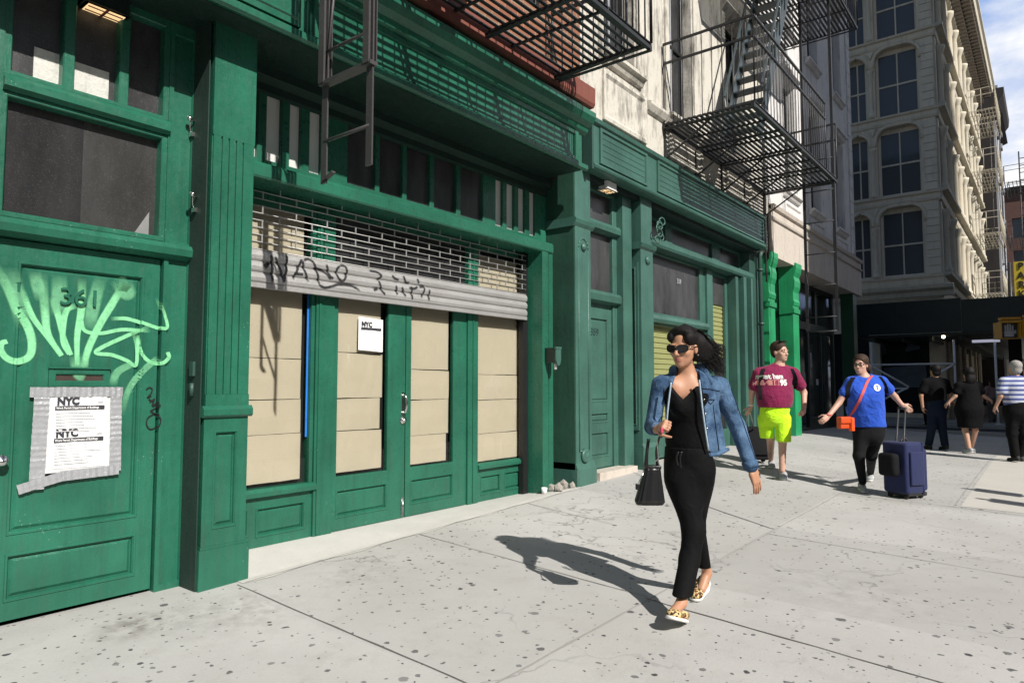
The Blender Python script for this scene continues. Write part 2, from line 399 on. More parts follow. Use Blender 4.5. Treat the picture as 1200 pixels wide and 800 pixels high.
M['lampglow'] = NT('warm_lamp_glow').m
_l = M['lampglow'].node_tree.nodes['Principled BSDF']; _l.inputs['Base Color'].default_value = (.8, .6, .35, 1)
_l.inputs['Emission Color'].default_value = (1, .68, .34, 1); _l.inputs['Emission Strength'].default_value = .75
M['lampspot'] = NT('bulb_glow').m
_l = M['lampspot'].node_tree.nodes['Principled BSDF']; _l.inputs['Emission Color'].default_value = (1, .85, .6, 1); _l.inputs['Emission Strength'].default_value = 25
def shutter_metal():
    t = NT('ribbed_galvanised_slat'); P = t.pos(); n = t.noise(5, 5, .6, P); n2 = t.noise(40, 4, .6, P)
    t.bump(n2, .08, .004)
    return t.base(t.mix((.40, .39, .38), (.56, .555, .55), n), t.ramp(n2, [(.3, .38), (.7, .55)]), .55)
M['slat'] = shutter_metal()

# ------------------------------------------------------------------ text and strokes
def text(s, size, mat, org, right, up, name, parent, extrude=.001, align='LEFT', bold=0, sx=1.0):
    cu = bpy.data.curves.new('t', 'FONT'); cu.body = s; cu.size = size; cu.extrude = extrude; cu.align_x = align; cu.offset = bold
    ob = bpy.data.objects.new('t', cu); COL.objects.link(ob)
    dg = bpy.context.evaluated_depsgraph_get(); me = bpy.data.meshes.new_from_object(ob.evaluated_get(dg))
    bpy.data.objects.remove(ob); bpy.data.curves.remove(cu)
    right = Vector(right).normalized()*sx; up = Vector(up).normalized(); nrm = right.cross(up).normalized()
    off = wloc(parent) if parent else Vector((0, 0, 0))
    for v in me.vertices:
        c = v.co.copy(); v.co = Vector(org)+right*c.x+up*c.y+nrm*c.z-off
    me.materials.clear(); me.materials.append(mat)
    o = bpy.data.objects.new(name, me); COL.objects.link(o)
    if parent: o.parent = parent
    return o
def catmull(pts, n=8):
    P = [Vector(p) for p in pts]; P = [P[0]*2-P[1]]+P+[P[-1]*2-P[-2]]; out = []
    for i in range(1, len(P)-2):
        for k in range(n):
            t = k/n; a, b, c, d = P[i-1:i+3]
            out.append(.5*((2*b)+(c-a)*t+(2*a-5*b+4*c-d)*t*t+(3*b-a-3*c+d)*t**3))
    out.append(P[-2]); return out
LIFT = 0
def stroke(mb, pts2, w, yf, fade0=0, fade1=0, lift=.003):
    # painted stroke lying on a facade; pts2 are (x,z); yf(x,z) is the surface
    global LIFT; LIFT = (LIFT+1) % 24; lift += LIFT*.00022
    P = catmull([(p[0], 0, p[1]) for p in pts2], 34); n0 = len(mb.v); N = len(P)
    W = w if isinstance(w, (tuple, list)) else (w, w)
    offs = (-1, -.62, 0, .62, 1); al = (0, .8, 1, .8, 0)
    for i, p in enumerate(P):
        d = (P[min(i+1, N-1)]-P[max(i-1, 0)]).normalized(); q = Vector((-d.z, 0, d.x)); t = i/(N-1); ww = W[0]+(W[1]-W[0])*t
        e = 1
        if fade0 and t < fade0: e = t/fade0
        if fade1 and t > 1-fade1: e = min(e, (1-t)/fade1)
        for o, a in zip(offs, al):
            v = p+q*(ww/2*o); mb.v.append((v.x, yf(v.x, v.z)-lift, v.z)); mb.att.append(a*e)
    for i in range(N-1):
        for j in range(4):
            a = n0+i*5+j; mb.f.append([a, a+1, a+6, a+5]); mb.sm.append(False)
# ================================================================== SETTING
def sheet(name, x0, x1, y0, y1, nx, ny, mat, dz=0.0, kind='structure', zf=gz, parent=None):
    mb = MB()
    for i in range(nx+1):
        for j in range(ny+1):
            x = x0+(x1-x0)*i/nx; y = y0+(y1-y0)*j/ny; mb.v.append((x, y, zf(x, y)+dz))
    for i in range(nx):
        for j in range(ny):
            a = i*(ny+1)+j; mb.f.append([a, a+ny+1, a+ny+2, a+1]); mb.sm.append(True)
    return tag(mb.build(name, mat, parent, recalc=False), kind=kind)
def flat(name, x0, x1, y0, y1, z, mat):
    mb = MB(); mb.quad((x0, y0, z), (x1, y0, z), (x1, y1, z), (x0, y1, z)); return tag(mb.build(name, mat, recalc=False), kind='structure')
flat('ground', -700, 900, -700, 700, -.45, M['asphalt'])
pavement = sheet('pavement', -16, 22.6, -6.2, 0, 78, 16, M['pave'])
sheet('recess_floor', -16, 2.34, 0, .34, 30, 2, M['pave'], .0)
sheet('far_recess_floor', 6.9, 22.6, 0, 1.6, 30, 4, M['pave_plain'], .0)
mb = MB()                                              # newer, paler apron of concrete in front of the boarded shop
for i in range(20):
    xa, xb = 2.62+(7.0-2.62)*i/20, 2.62+(7.0-2.62)*(i+1)/20
    f = lambda x, y: (gz(x, y)+.004) if y < 0 else gz(x, 0)+.004+(.105-gz(x, 0)-.004)*min(1, y/.42)
    ya = [-.07-.03*math.sin(k*1.7) for k in (i, i+1)]
    for (u0, u1) in ((None, 0), (0, .42), (.42, .56)):
        a0 = ya[0] if u0 is None else u0; a1 = ya[1] if u0 is None else u0
        mb.quad((xa, a0, f(xa, a0)), (xb, a1, f(xb, a1)), (xb, u1, f(xb, u1)), (xa, u1, f(xa, u1)))
tag(mb.build('shop_apron', M['apron'], recalc=False), kind='structure')
mb = MB()
def joint(x0, y0, x1, y1, w, mb=None, z=.004):
    n = max(2, int(math.hypot(x1-x0, y1-y0)/.18)); d = Vector((x1-x0, y1-y0)).normalized(); q = Vector((-d.y, d.x))
    pr = None
    for i in range(n+1):
        t = i/n; jx = random.uniform(-.004, .004); c = Vector((x0+(x1-x0)*t, y0+(y1-y0)*t))+q*jx; ww = w*random.uniform(.6, 1.3)/2
        a, b = c+q*ww, c-q*ww; cur = ((a.x, a.y, gz(a.x, a.y)+z), (b.x, b.y, gz(b.x, b.y)+z))
        if pr: mb.quad(pr[0], pr[1], cur[1], cur[0])
        pr = cur
for (a, b, c, d, w) in ((2.585, -.06, 2.50, -2.38, .011), (4.30, -.09, 4.2, -2.38, .007), (7.25, -1.5, 6.78, -2.38, .015), (8.4, -.0, 7.25, -1.5, .006),
                        (4.17, -2.38, 3.96, -4.4, .011), (3.96, -4.4, 3.85, -6.1, .011), (9.3, -2.4, 9.25, -3.62, .008), (12.6, -.1, 12.2, -2.4, .009),
                        (9.25, -3.62, 9.0, -6.1, .009), (6.55, -2.4, 6.3, -6.1, .006), (0.2, -2.4, .05, -6.1, .01), (16.3, -.1, 16.0, -6.1, .01), (5.9, -.09, 5.78, -1.2, .006)):
    joint(a, b, c, d, w, mb)
tag(mb.build('pavement_joint', M['joint'], pavement, recalc=False), kind='structure')
mb = MB(); joint(-8, -2.37, 9.6, -2.42, .017, mb); joint(9.25, -3.62, 22, -3.66, .012, mb); joint(9.6, -2.42, 22, -2.44, .012, mb)
joint(2.64, -.06, 7.0, -.07, .008, mb, .006)
tag(mb.build('filled_joint', M['joint_pale'], pavement, recalc=False), kind='structure')
sheet('pale_paving_bay', 9.35, 16.0, -6.15, -3.68, 14, 6, M['bay'], .003)
mb = MB(); mb.box(22.6, 22.75, -6.2, 1.4, -.4, .10); mb.box(-16, 22.75, -6.35, -6.2, -.4, -.12)
tag(mb.build('kerb', M['pave_plain']), kind='structure')
flat('cross_street', 22.75, 27.3, -60, 60, -.07, M['asphalt'])
mb = MB(); mb.box(27.3, 27.5, -6.4, 20, -.4, .03); tag(mb.build('far_kerb', M['pave_plain']), kind='structure')
flat('far_pavement', 27.5, 200, -6.3, 30, .03, M['pave_plain'])
flat('avenue', -200, 300, -20, -6.35, -.2, M['asphalt'])
flat('opposite_pavement', -200, 300, -22, -20, -.08, M['pave_plain'])

# ================================================================== BUILDING ONE: boarded green shop
B1 = thing('shop_building', (4.5, 0, .05), 'orange brick building with glossy green boarded-up ground floor and door 361', 'building', 'buildings along the pavement')
WX0 = -6
# upper wall, windows
mb = MB(); wins = [(3.05, 4.25, 5.75, 8.2), (5.25, 6.35, 5.75, 8.2), (.6, 1.9, 5.75, 8.2)]
mb.slab(WX0, 7.05, 4.66, 13, -.05, .3, wins); mb.build('brick_wall', M['brick_red'], B1)
mb = MB(); mb.box(WX0, 7.0, .25, 6, 3.99, 13); mb.box(WX0, 7.0, .62, 6, -.2, 3.985); mb.build('inner_core', M['dark_void'], B1)
for (a, b, c, d) in wins:
    f = MB(); f.slab(a+.002, b-.002, c, d, .07, .06, [(a+.07, b-.07, c+.07, (c+d)/2-.03), (a+.07, b-.07, (c+d)/2+.03, d-.07)])
    w = f.build('window', M['black'], B1); p = MB(); p.box(a+.05, b-.05, .11, .13, c+.05, d-.05); p.build('glass_pane', M['glass_clean'], w)
mb = MB(); mb.profx([(-.04, 4.80), (-.23, 4.82), (-.25, 4.86), (-.25, 5.06), (-.21, 5.09), (-.04, 5.10)], WX0, 7.08)
mb.build('stone_sill_band', M['redsill'], B1)
# sign fascia and cornice
mb = MB()
mb.profx([(.44, 3.985), (-.2, 3.985), (-.27, 3.95), (-.29, 3.97), (-.29, 4.02), (-.24, 4.05), (-.2, 4.052), (-.2, 4.8), (.44, 4.8)], WX0, 6.84)
mb.profx([(-.198, 4.42), (-.25, 4.45), (-.27, 4.50), (-.33, 4.54), (-.37, 4.60), (-.37, 4.66), (-.28, 4.70), (-.198, 4.78)], WX0, 6.9)
sg = mb.build('sign_fascia', M['green'], B1)
mb = MB(); mb.slab(3.0, 6.72, 4.06, 4.41, -.235, .034, [(3.05, 6.66, 4.10, 4.37, 'f')]); mb.box(WX0, 2.86, -.27, -.201, 4.053, 4.418)
mb.nest(1.2, 2.84, 4.10, 4.39, [(0, -.27), (.01, -.28), (.02, -.28), (.03, -.273)])
mb.build('sign_panel', M['green'], sg)
mb = MB(); mb.box(WX0, 6.95, -.18, .44, 3.79, 3.984); mb.build('soffit_moulding', M['green'], B1) if 0 else None
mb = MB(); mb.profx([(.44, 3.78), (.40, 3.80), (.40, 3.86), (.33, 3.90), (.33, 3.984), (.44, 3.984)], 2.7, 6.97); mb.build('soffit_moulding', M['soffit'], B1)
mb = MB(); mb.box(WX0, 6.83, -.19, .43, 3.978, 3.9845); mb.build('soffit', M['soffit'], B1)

# pillar at the left of the shop
mb = MB()
mb.box(2.335, 2.70, .0, .42, -.1, .27); mb.box(2.345, 2.685, .008, .42, .27, .29)
mb.slab(2.35, 2.675, .29, 1.17, .012, .40, [(2.42, 2.605, .40, 1.08, 'p')])
mb.profx([(.42, 1.17), (-.005, 1.17), (-.02, 1.185), (-.02, 1.225), (-.0, 1.25), (.42, 1.25)], 2.33, 2.695)
mb.box(2.352, 2.673, .016, .42, 1.25, 3.984)
xs = [2.352, 2.418, 2.472, 2.526, 2.580, 2.673]
mb.box(2.352, 2.673, .002, .015, 1.25, 1.33); mb.box(2.352, 2.673, .002, .015, 3.16, 3.984)
for a, b in zip(xs, xs[1:]): mb.box(a+.006, b-.006, .002, .0155, 1.331, 3.159)
pl = mb.build('pillar', M['green'], B1)
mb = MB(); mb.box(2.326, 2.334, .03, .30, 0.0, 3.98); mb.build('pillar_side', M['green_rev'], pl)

# entrance 361
mb = MB()
mb.slab(2.155, 2.335, -.05, 3.98, .25, .12, [(2.185, 2.325, .04, 2.29, 'f'), (2.185, 2.325, 2.40, 3.9, 'f')])
mb.box(1.05, 1.19, .25, .37, -.05, 3.98); mb.box(WX0, 1.05, .1, .4, -.2, 3.98)
mb.profx([(.40, 2.27), (.25, 2.275), (.20, 2.30), (.19, 2.345), (.21, 2.375), (.25, 2.39), (.40, 2.395)], 1.19, 2.35)
mb.profx([(.40, 3.145), (.25, 3.15), (.215, 3.17), (.215, 3.215), (.25, 3.25), (.40, 3.255)], 1.19, 2.16)
mb.slab(1.19, 2.155, 3.255, 3.98, .26, .08, [(1.225, 1.505, 3.275, 3.93), (1.560, 1.835, 3.275, 3.93), (1.885, 2.125, 3.275, 3.93)])
mb.slab(1.19, 2.155, 2.395, 3.145, .26, .08, [(1.215, 2.125, 2.42, 3.125)])
mb.build('door_frame', M['green'], B1)
mb = MB(); mb.box(1.2, 1.655, .335, .35, 2.41, 3.13); mb.flush('transom_pane', M['glass'], B1); mb.box(1.655, 2.14, .3352, .35, 2.41, 3.13); mb.build('transom_pane', M['glass_hazy'], B1)
mb = MB(); mb.prism([(1.98, 2.425), (2.08, 2.425), (2.08, 2.60)], .3335, .3348); mb.build('torn_paper', simple('grey_paper', (.22, .22, .22), .6), B1)
mb = MB(); mb.box(1.2, 2.14, .334, .35, 3.26, 3.95); fl = mb.build('transom_pane', M['glass_dusty'], B1)
mb = MB(); mb.box(1.36, 1.50, .328, .334, 3.27, 3.5); mb.flush('white_backing', M['dirty_white'], fl); mb.box(1.565, 1.79, .328, .334, 3.27, 3.49); mb.flush('white_backing', M['dirty_white'], fl)
DX0, DX1, DZ0, DZ1 = 1.205, 2.145, .02, 2.265
DH = [(1.315, 2.045, .51, 2.14, 'p'), (1.315, 2.045, .125, .405, 'p')]
mb = MB(); mb.slab(DX0, DX1, DZ0, DZ1, .285, .05, DH)
door = mb.build('door', M['green'], B1)
def door_y(x, z):
    for (a, b, c, d, _) in DH:
        if a+.05 < x < b-.05 and c+.05 < z < d-.05: return .295
        if a+.016 < x < b-.016 and c+.016 < z < d-.016: return .292
        if a-.002 < x < b+.002 and c-.002 < z < d+.002: return .277
    if x > DX1: return .248
    return .285
mb = MB(); mb.slab(1.50, 1.845, 1.385, 1.495, .280, .014, [(1.535, 1.815, 1.415, 1.465)]); mb.profx([(.281, 1.495), (.268, 1.498), (.268, 1.505), (.281, 1.508)], 1.495, 1.85)
sl = mb.build('mail_slot', M['green'], door); mb = MB(); mb.box(1.53, 1.82, .2935, .2945, 1.41, 1.47); mb.build('slot_opening', simple('brown_slot', (.05, .033, .026), .5), sl)
text('361', .155, M['green'], (1.535, .284, 1.90), (1, 0, 0), (0, 0, 1), 'house_number', door, .011, bold=.0, sx=1.05)
mb = MB(); mb.lathe((1.262, .285, .96), [(.026, 0), (.026, -.012), (.010, -.014), (.010, -.04), (.030, -.048), (.036, -.065), (.028, -.082), (.0, -.086)], 14, 'y')
mb.build('door_knob', M['chrome'], door)
# graffiti on the door (points measured on the photo, laid on the real door surface)
def gp(pts, ox=0, oy=300, s=4.705): return [(lambda p: (p.x, p.z))(onY(ox+u/s, oy+v/s, .284)) for u, v in pts]
mb = MB()
K = .038
for pts, w, f0, f1 in (
    ([(-60, 20), (30, 150), (90, 290), (150, 380), (178, 470), (165, 550), (100, 580), (40, 565), (5, 520), (10, 480), (40, 470)], (.075, .036), .30, 0),
    ([(120, 180), (180, 330), (260, 440), (340, 550)], (.05, .032), .25, 0),
    ([(235, 90), (250, 300), (262, 410), (290, 470), (345, 548)], (.075, .030), .5, 0),
    ([(290, 220), (330, 350), (350, 440), (395, 545)], (.060, .032), .35, 0),
    ([(455, 120), (450, 300), (428, 440), (428, 600)], (.07, .035), .35, 0),
    ([(430, 270), (370, 300), (350, 400), (352, 480), (385, 540)], (.05, .036), .3, 0),
    ([(690, 150), (610, 280), (540, 400), (480, 540), (470, 650)], (.068, .050), .25, .3),
    ([(450, 340), (470, 410), (560, 425), (680, 405), (830, 415)], (.03, .034), .1, .2),
    ([(610, 345), (700, 345), (790, 370), (900, 400), (895, 330), (860, 230)], (.036, .028), .2, .35),
    ([(830, 385), (700, 440), (560, 505), (535, 535), (620, 545), (700, 575), (750, 600), (755, 500), (735, 420)], (.036, .030), .15, .2),
    ([(760, 430), (770, 520), (820, 580), (880, 590), (915, 560), (910, 530)], (.032, .036), .1, 0)):
    w = tuple(q*.86 for q in w) if isinstance(w, tuple) else w*.86
    stroke(mb, gp(pts), w, door_y, f0, f1)
g = mb.build('spray_graffiti', M['spray_mint'], door, recalc=False)
mb = MB()
for pts, w, f0, f1 in (
    ([(60, 60), (100, 250), (130, 400)], .10, .5, .5), ([(330, 100), (330, 220), (320, 330)], .10, .5, .4), ([(560, 110), (520, 260), (490, 420)], .09, .5, .4),
    ([(740, 590), (650, 640), (620, 720)], (.05, .06), .2, .4), ([(870, 560), (780, 640), (710, 740), (670, 880)], (.05, .045), .1, .5),
    ([(640, 120), (700, 200), (690, 130)], .12, .5, .5), ([(420, 540), (440, 640), (480, 660)], (.09, .1), .4, .4), ([(190, 80), (230, 250)], .08, .5, .5)):
    stroke(mb, gp(pts), w, door_y, f0, f1, .0022)
mb.build('spray_haze', M['spray_mint_thin'], door, recalc=False)
mb = MB()
tagp = [([(683, 145), (700, 135), (712, 145), (705, 165), (690, 182), (708, 175)]), ([(695, 190), (715, 200)]), ([(700, 205), (722, 190), (712, 218), (735, 205)]), ([(712, 222), (738, 218), (722, 235), (705, 245), (722, 258), (740, 285), (728, 320), (702, 330), (686, 310), (690, 280), (715, 262), (735, 262)])]
for pts in tagp: stroke(mb, gp(pts, 0, 420, 4.0), .0085, door_y, 0, 0, .0025)
mb.att = []; mb.build('marker_tag', M['marker'], door, recalc=False)
# hasps on the pillar side
for i, (px, py) in enumerate(((228, 144), (231, 232))):
    p = onX(px, py, 2.33); mb = MB(); mb.tube([(2.332, p.y, p.z), (2.29, p.y-.02, p.z+.012)], .009, 8); mb.lathe((2.285, p.y-.022, p.z+.014), [(.0, -.02), (.018, -.012), (.02, 0), (.016, .012), (0, .018)], 10)
    mb.tube(catmull([(2.29, p.y-.02, p.z), (2.30, p.y+.0, p.z-.05), (2.318, p.y+.01, p.z-.085)], 5), .004, 6)
    mb.box(2.306, 2.33, p.y-.012, p.y+.03, p.z-.105, p.z-.075)
    tag(mb.build('door_hasp', M['chrome']), ['small metal hook with padlock on pillar side above the door window', 'lower metal hook on pillar side beside the door window'][i], 'hook')
p = onX(227, 432, 2.33); mb = MB(); mb.box(2.308, 2.33, p.y-.03, p.y+.02, p.z-.05, p.z+.05); mb.tube([(2.318, p.y-.005, p.z-.1), (2.318, p.y-.005, p.z-.19)], .016, 8)
tag(mb.build('bell_push', M['sage_dark']), 'small dark bell box low on pillar side by the graffiti door', 'bell')

# taped notice on the door
NP = thing('taped_notice', (1.67, .283, .85), 'white notice framed in grey duct tape on the graffiti door', 'notice', 'paper notices')
yn = .2745
mb = MB(); mb.box(1.485, 1.86, yn, yn+.002, .855, 1.335); mb.build('paper_sleeve', M['paper2'], NP)
mb = MB()
mb.add([(1.515, yn-.003, .88), (1.835, yn-.003, .875), (1.832, yn-.003, 1.325), (1.512, yn-.003, 1.325), (1.67, yn-.009, .98), (1.67, yn-.006, 1.2)], [(0, 1, 4), (1, 2, 5, 4), (2, 3, 5), (3, 0, 4, 5)])
pp = mb.build('paper_sheet', M['paper'], NP, recalc=False)
for k, zz in enumerate((1.275, 1.075)):
    text('NYC', .062, M['ink'], (1.545, yn-.0105, zz), (1, 0, 0), (0, 0, 1), 'logo', pp, .0004, bold=.0035, sx=.95)
    mb = MB(); mb.box(1.535, 1.815, yn-.0112, yn-.0104, zz-.034, zz-.010); mb.build('header_bar', M['ink'], pp)
    text('Work Permit Department of Buildings', .0195, M['paper'], (1.541, yn-.0117, zz-.029), (1, 0, 0), (0, 0, 1), 'header_text', pp, .0002, bold=.0004, sx=.79)
    mb = MB()
    for q in range(7):
        w = random.uniform(.14, .27); mb.box(1.54, 1.54+w, yn-.0112, yn-.0105, zz-.055-.019*q, zz-.051-.019*q)
    mb.box(1.775, 1.805, yn-.0112, yn-.0105, zz+.01, zz+.035)
    mb.build('printed_lines', M['ink_grey'], pp)
def tape(a, b, w, name='tape_strip'):
    a = Vector(a); b = Vector(b); d = (b-a); n = max(4, int(d.length/.017)); q = Vector((-d.z, 0, d.x)).normalized()*(w/2); mb = MB(); pr = None
    for i in range(n+1):
        c = a+d*(i/n); c.y += -.0055*((i % 2)*random.uniform(.2, 1)+random.random()*.4); cur = (c+q*random.uniform(.96, 1.03), c-q*random.uniform(.96, 1.03))
        if pr: mb.quad(pr[0], cur[0], cur[1], pr[1])
        pr = cur
    mb.build(name, M['duct'], NP, recalc=False)
tape((1.40, yn-.004, 1.352), (1.925, yn-.004, 1.350), .062); tape((1.465, yn-.002, 1.33), (1.455, yn-.002, .665+.1), .082)
tape((1.885, yn-.002, 1.33), (1.895, yn-.002, .835), .07); tape((1.36, yn-.006, .775), (1.60, yn-.006, .835), .06); tape((1.58, yn-.006, .832), (1.915, yn-.006, .842), .062)
# soffit lamp over the door
def soffit_lamp(px, py, z, name, label, lx, ly, rot=0):
    p = onZ(px, py, z); t = thing(name, (p.x, p.y, z), label, 'lamp', 'lamps under the shop soffits')
    mb = MB(); mb.box(p.x-lx, p.x+lx, p.y-ly, p.y+ly, z, z+.11); mb.slab(p.x-lx-.01, p.x+lx+.01, z+.0, z+.005, p.y-ly-.01, 2*ly+.02); mb.build('lamp_housing', M['white_paint'] if 'sage' in label else M['black_green'], t)
    mb = MB(); mb.quad((p.x-lx*.86, p.y-ly*.82, z-.006), (p.x+lx*.86, p.y-ly*.82, z-.006), (p.x+lx*.86, p.y+ly*.82, z-.006), (p.x-lx*.86, p.y+ly*.82, z-.006)); mb.build('lamp_diffuser', M['lampglow'], t)
    mb = MB(); mb.box(p.x-.008, p.x+.008, p.y-ly, p.y+ly, z-.012, z-.007)
    for q in (-.42, .42): mb.box(p.x-lx*.8, p.x+lx*.8, p.y+q*ly-.004, p.y+q*ly+.004, z-.012, z-.007)
    mb.build('lamp_grille', M['redsill'], t)
soffit_lamp(122, 15, 3.86, 'soffit_lamp', 'glowing rectangular lamp under the soffit above door 361', .13, .07)

# ---- shop front of building one
SY = .45
mb = MB()      # transom lights with mullions
mb.profx([(.5, 2.985), (.15, 2.985), (.14, 3.0), (.14, 3.085), (.16, 3.11), (.5, 3.12)], 2.675, 6.72)
beam = mb.build('transom_beam', M['green'], B1)
tz0, tz1 = 3.125, 3.985
px_w = [(293, 301), (310, 329), (337.5, 352), (361, 376)], [(406, 440), (444, 472), (476, 504), (508, 535), (539, 566)], [(580, 589), (593, 602.5), (606.5, 615), (619.5, 627)]
toX = lambda px: onY(px, 200, .44).x
holes = [(toX(a), toX(b), 3.235, 3.93) for g in px_w for a, b in g]
mb = MB(); mb.slab(2.675, 6.97, tz0, tz1, .43, .06, [h for h in holes if h[0] > 2.68]); mb.build('transom_frame', M['green'], B1)
for gi, g in enumerate(px_w):
    for a, b in g:
        x0, x1 = max(2.68, toX(a)), toX(b); mb = MB(); mb.box(x0-.012, x1+.012, .468, .478, 3.215, 3.95)
        mb.build('transom_pane', M['glass_dusty'] if gi == 1 else M['glass_white'], B1)
# jamb, posts
mb = MB(); mb.box(6.50, 6.62, .15, .60, .03, 3.02); mb.box(6.64, 6.73, .16, .60, .03, 3.02); mb.box(6.73, 6.97, .5, .60, .03, 3.98); mb.build('shop_jamb', M['green'], B1)
mb = MB(); mb.box(6.40, 6.49, .36, .43, .1, 2.97); mb.flush('shutter_guide', M['black'], B1); mb.box(2.68, 2.76, .36, .43, .1, 2.97); mb.flush('shutter_guide', M['black'], B1)
PX = lambda px: onY(px, 500, SY).x
zt = 2.92
mb = MB()
mb.box(3.53, 3.72, .415, .52, .06, zt); mb.box(3.555, 3.575, .405, .414, .12, zt); mb.box(3.49, 3.525, .43, .52, .56, zt); mb.box(2.68, 3.49, .44, .52, 2.86, zt)
mb.box(5.485, 5.65, .415, .52, .06, zt); mb.box(5.56, 5.575, .405, .414, .12, zt)
mb.box(6.58, 6.66, .43, .52, .1, zt); mb.box(3.72, 5.485, .44, .52, 2.33, 2.45); mb.box(2.68, 6.66, .44, .52, zt, 2.98)
mb.slab(2.68, 3.53, .03, .49, .44, .06, [(2.72, 2.95, .20, .42, 'p'), (3.01, 3.47, .18, .42, 'p')])
mb.profx([(.5, .49), (.43, .492), (.395, .505), (.39, .54), (.42, .565), (.5, .57)], 2.68, 3.55)
mb.slab(5.65, 6.60, .05, .45, .44, .06, [(5.72, 6.08, .17, .39, 'p'), (6.14, 6.53, .17, .39, 'p')])
mb.profx([(.5, .45), (.43, .455), (.395, .465), (.39, .50), (.42, .525), (.5, .53)], 5.65, 6.62)
mb.build('shopfront_frame', M['green'], B1)
mb = MB(); mb.box(2.68, 6.6, .525, .54, .1, 3.02); mb.build('shop_backdrop', M['dark_void'], B1)
for i, (x0, x1, gx0, gx1) in enumerate(((3.725, 4.585, 3.775, 4.375), (4.597, 5.48, 4.665, 5.285))):
    mb = MB(); mb.slab(x0, x1, .11, 2.33, .435, .05, [(gx0, gx1, .575, 2.29), (gx0, gx1, .215, .47, 'p')]); lf = mb.build('shop_door', M['green'], B1)
    mb = MB(); mb.quad((gx0-.01, .46, .57), (gx1+.01, .46, .57), (gx1+.01, .46, 2.3), (gx0-.01, .46, 2.3)); mb.build('glass_pane', M['pane'], lf, recalc=False)
    if i:
        p = onY(472.5, 473, .43); mb = MB(); mb.tube(catmull([(p.x, .434, p.z+.085), (p.x+.003, .40, p.z+.075), (p.x+.006, .385, p.z), (p.x+.003, .40, p.z-.075), (p.x, .434, p.z-.085)], 5), .011, 8); mb.box(p.x-.018, p.x+.018, .430, .4345, p.z-.11, p.z+.11)
        mb.build('door_handle', M['chrome'], lf)
        p = onY(472.5, 492, .43); mb = MB(); mb.lathe((p.x, .434, p.z), [(.04, 0), (.04, -.01), (.02, -.012), (.02, -.03), (.0, -.032)], 14, 'y'); mb.build('lock_cylinder', M['chrome'], lf)
        p = onY(471.5, 592, .43); mb = MB(); mb.box(p.x-.018, p.x+.012, .428, .4345, p.z-.1, p.z+.08); mb.tube([(p.x, .424, p.z-.09), (p.x, .424, p.z+.06)], .008); mb.build('floor_bolt', M['steel'], lf)
# window glass above doors and side lights
mb = MB(); mb.box(3.72, 5.49, .47, .475, 2.44, zt+.01); mb.build('overdoor_pane', M['glass'], B1)
for x0, x1, z0 in ((2.68, 3.5, .56), (5.645, 6.6, .52)):
    mb = MB(); mb.quad((x0, .46, z0), (x1, .46, z0), (x1, .46, zt+.01), (x0, .46, zt+.01)); mb.build('glass_pane', M['pane'], B1, recalc=False)
# cardboard sheets behind the glass, each one a thing
cols = [('left', 2.67, 3.475, [(.60, 1.005), (.99, 1.29), (1.275, 1.63), (1.615, 2.2), (2.19, 2.87)], 1.0),
        ('left door', 3.765, 4.345, [(.61, .995), (.98, 1.29), (1.275, 1.71), (1.69, 2.29)], 1.0),
        ('right door', 4.66, 5.265, [(.60, .90), (.885, 1.26), (1.245, 1.57), (1.55, 2.28)], 1.0),
        ('right', 5.66, 6.50, [(.54, .86), (.845, 1.24), (1.225, 1.53), (1.51, 2.2), (2.19, 2.86)], 1.0)]
RW = {5: ['bottom', 'second from bottom', 'middle', 'second from top', 'topmost'], 4: ['bottom', 'second from bottom', 'second from top', 'topmost']}
rnd = random.Random(3)
for nm, x0, x1, rows, _ in cols:
    for i, (a, b) in enumerate(rows):
        mb = MB(); y = .468+.005*(i % 2); j = lambda k: rnd.uniform(-k, k)
        b2 = rows[i+1][0] if i+1 < len(rows) else b
        t0, t1, b0, b1 = b2-abs(j(.004)), b2-.002-abs(j(.010)), a+abs(j(.003)), a+abs(j(.004))
        if i % 2: t0, t1 = t1, t0
        xr = x1-.02-rnd.uniform(0, .045); N = 8; vs = []
        for r in range(3):
            for q in range(N+1):
                u = q/N; v = r/2; vs.append((x0+(xr-x0)*u+j(.002), y-.004*math.sin(u*3.1)*math.sin(v*3.1)+j(.0012), (b0+(b1-b0)*u)*(1-v)+(t0+(t1-t0)*u)*v+j(.0015)))
        f = [(r*(N+1)+q, r*(N+1)+q+1, (r+1)*(N+1)+q+1, (r+1)*(N+1)+q) for r in range(2) for q in range(N)]
        n = len(vs); mb.add(vs+[(x, yy+.004, z) for x, yy, z in vs], f+[tuple(n+k for k in reversed(g)) for g in f])
        tag(mb.build('cardboard_sheet', M['card']), '%s brown cardboard sheet in the %s of the boarded shop' % (RW[len(rows)][i], 'glazed %s' % nm if 'door' in nm else nm+' window'), 'cardboard', 'cardboard sheets in the shop windows')
mb = MB(); mb.box(3.47, 3.488, .4635, .466, .95, 2.25); tag(mb.build('blue_tape', M['bluetape']), 'vertical strip of blue tape beside the left window cardboard', 'tape')
mb = MB(); mb.box(3.78, 4.37, .4635, .466, 2.20, 2.285); mb.box(4.67, 5.28, .4635, .466, 2.215, 2.285); tag(mb.build('blue_tape', M['bluetape']), 'blue tape along the top edge inside the shop door glass', 'tape')
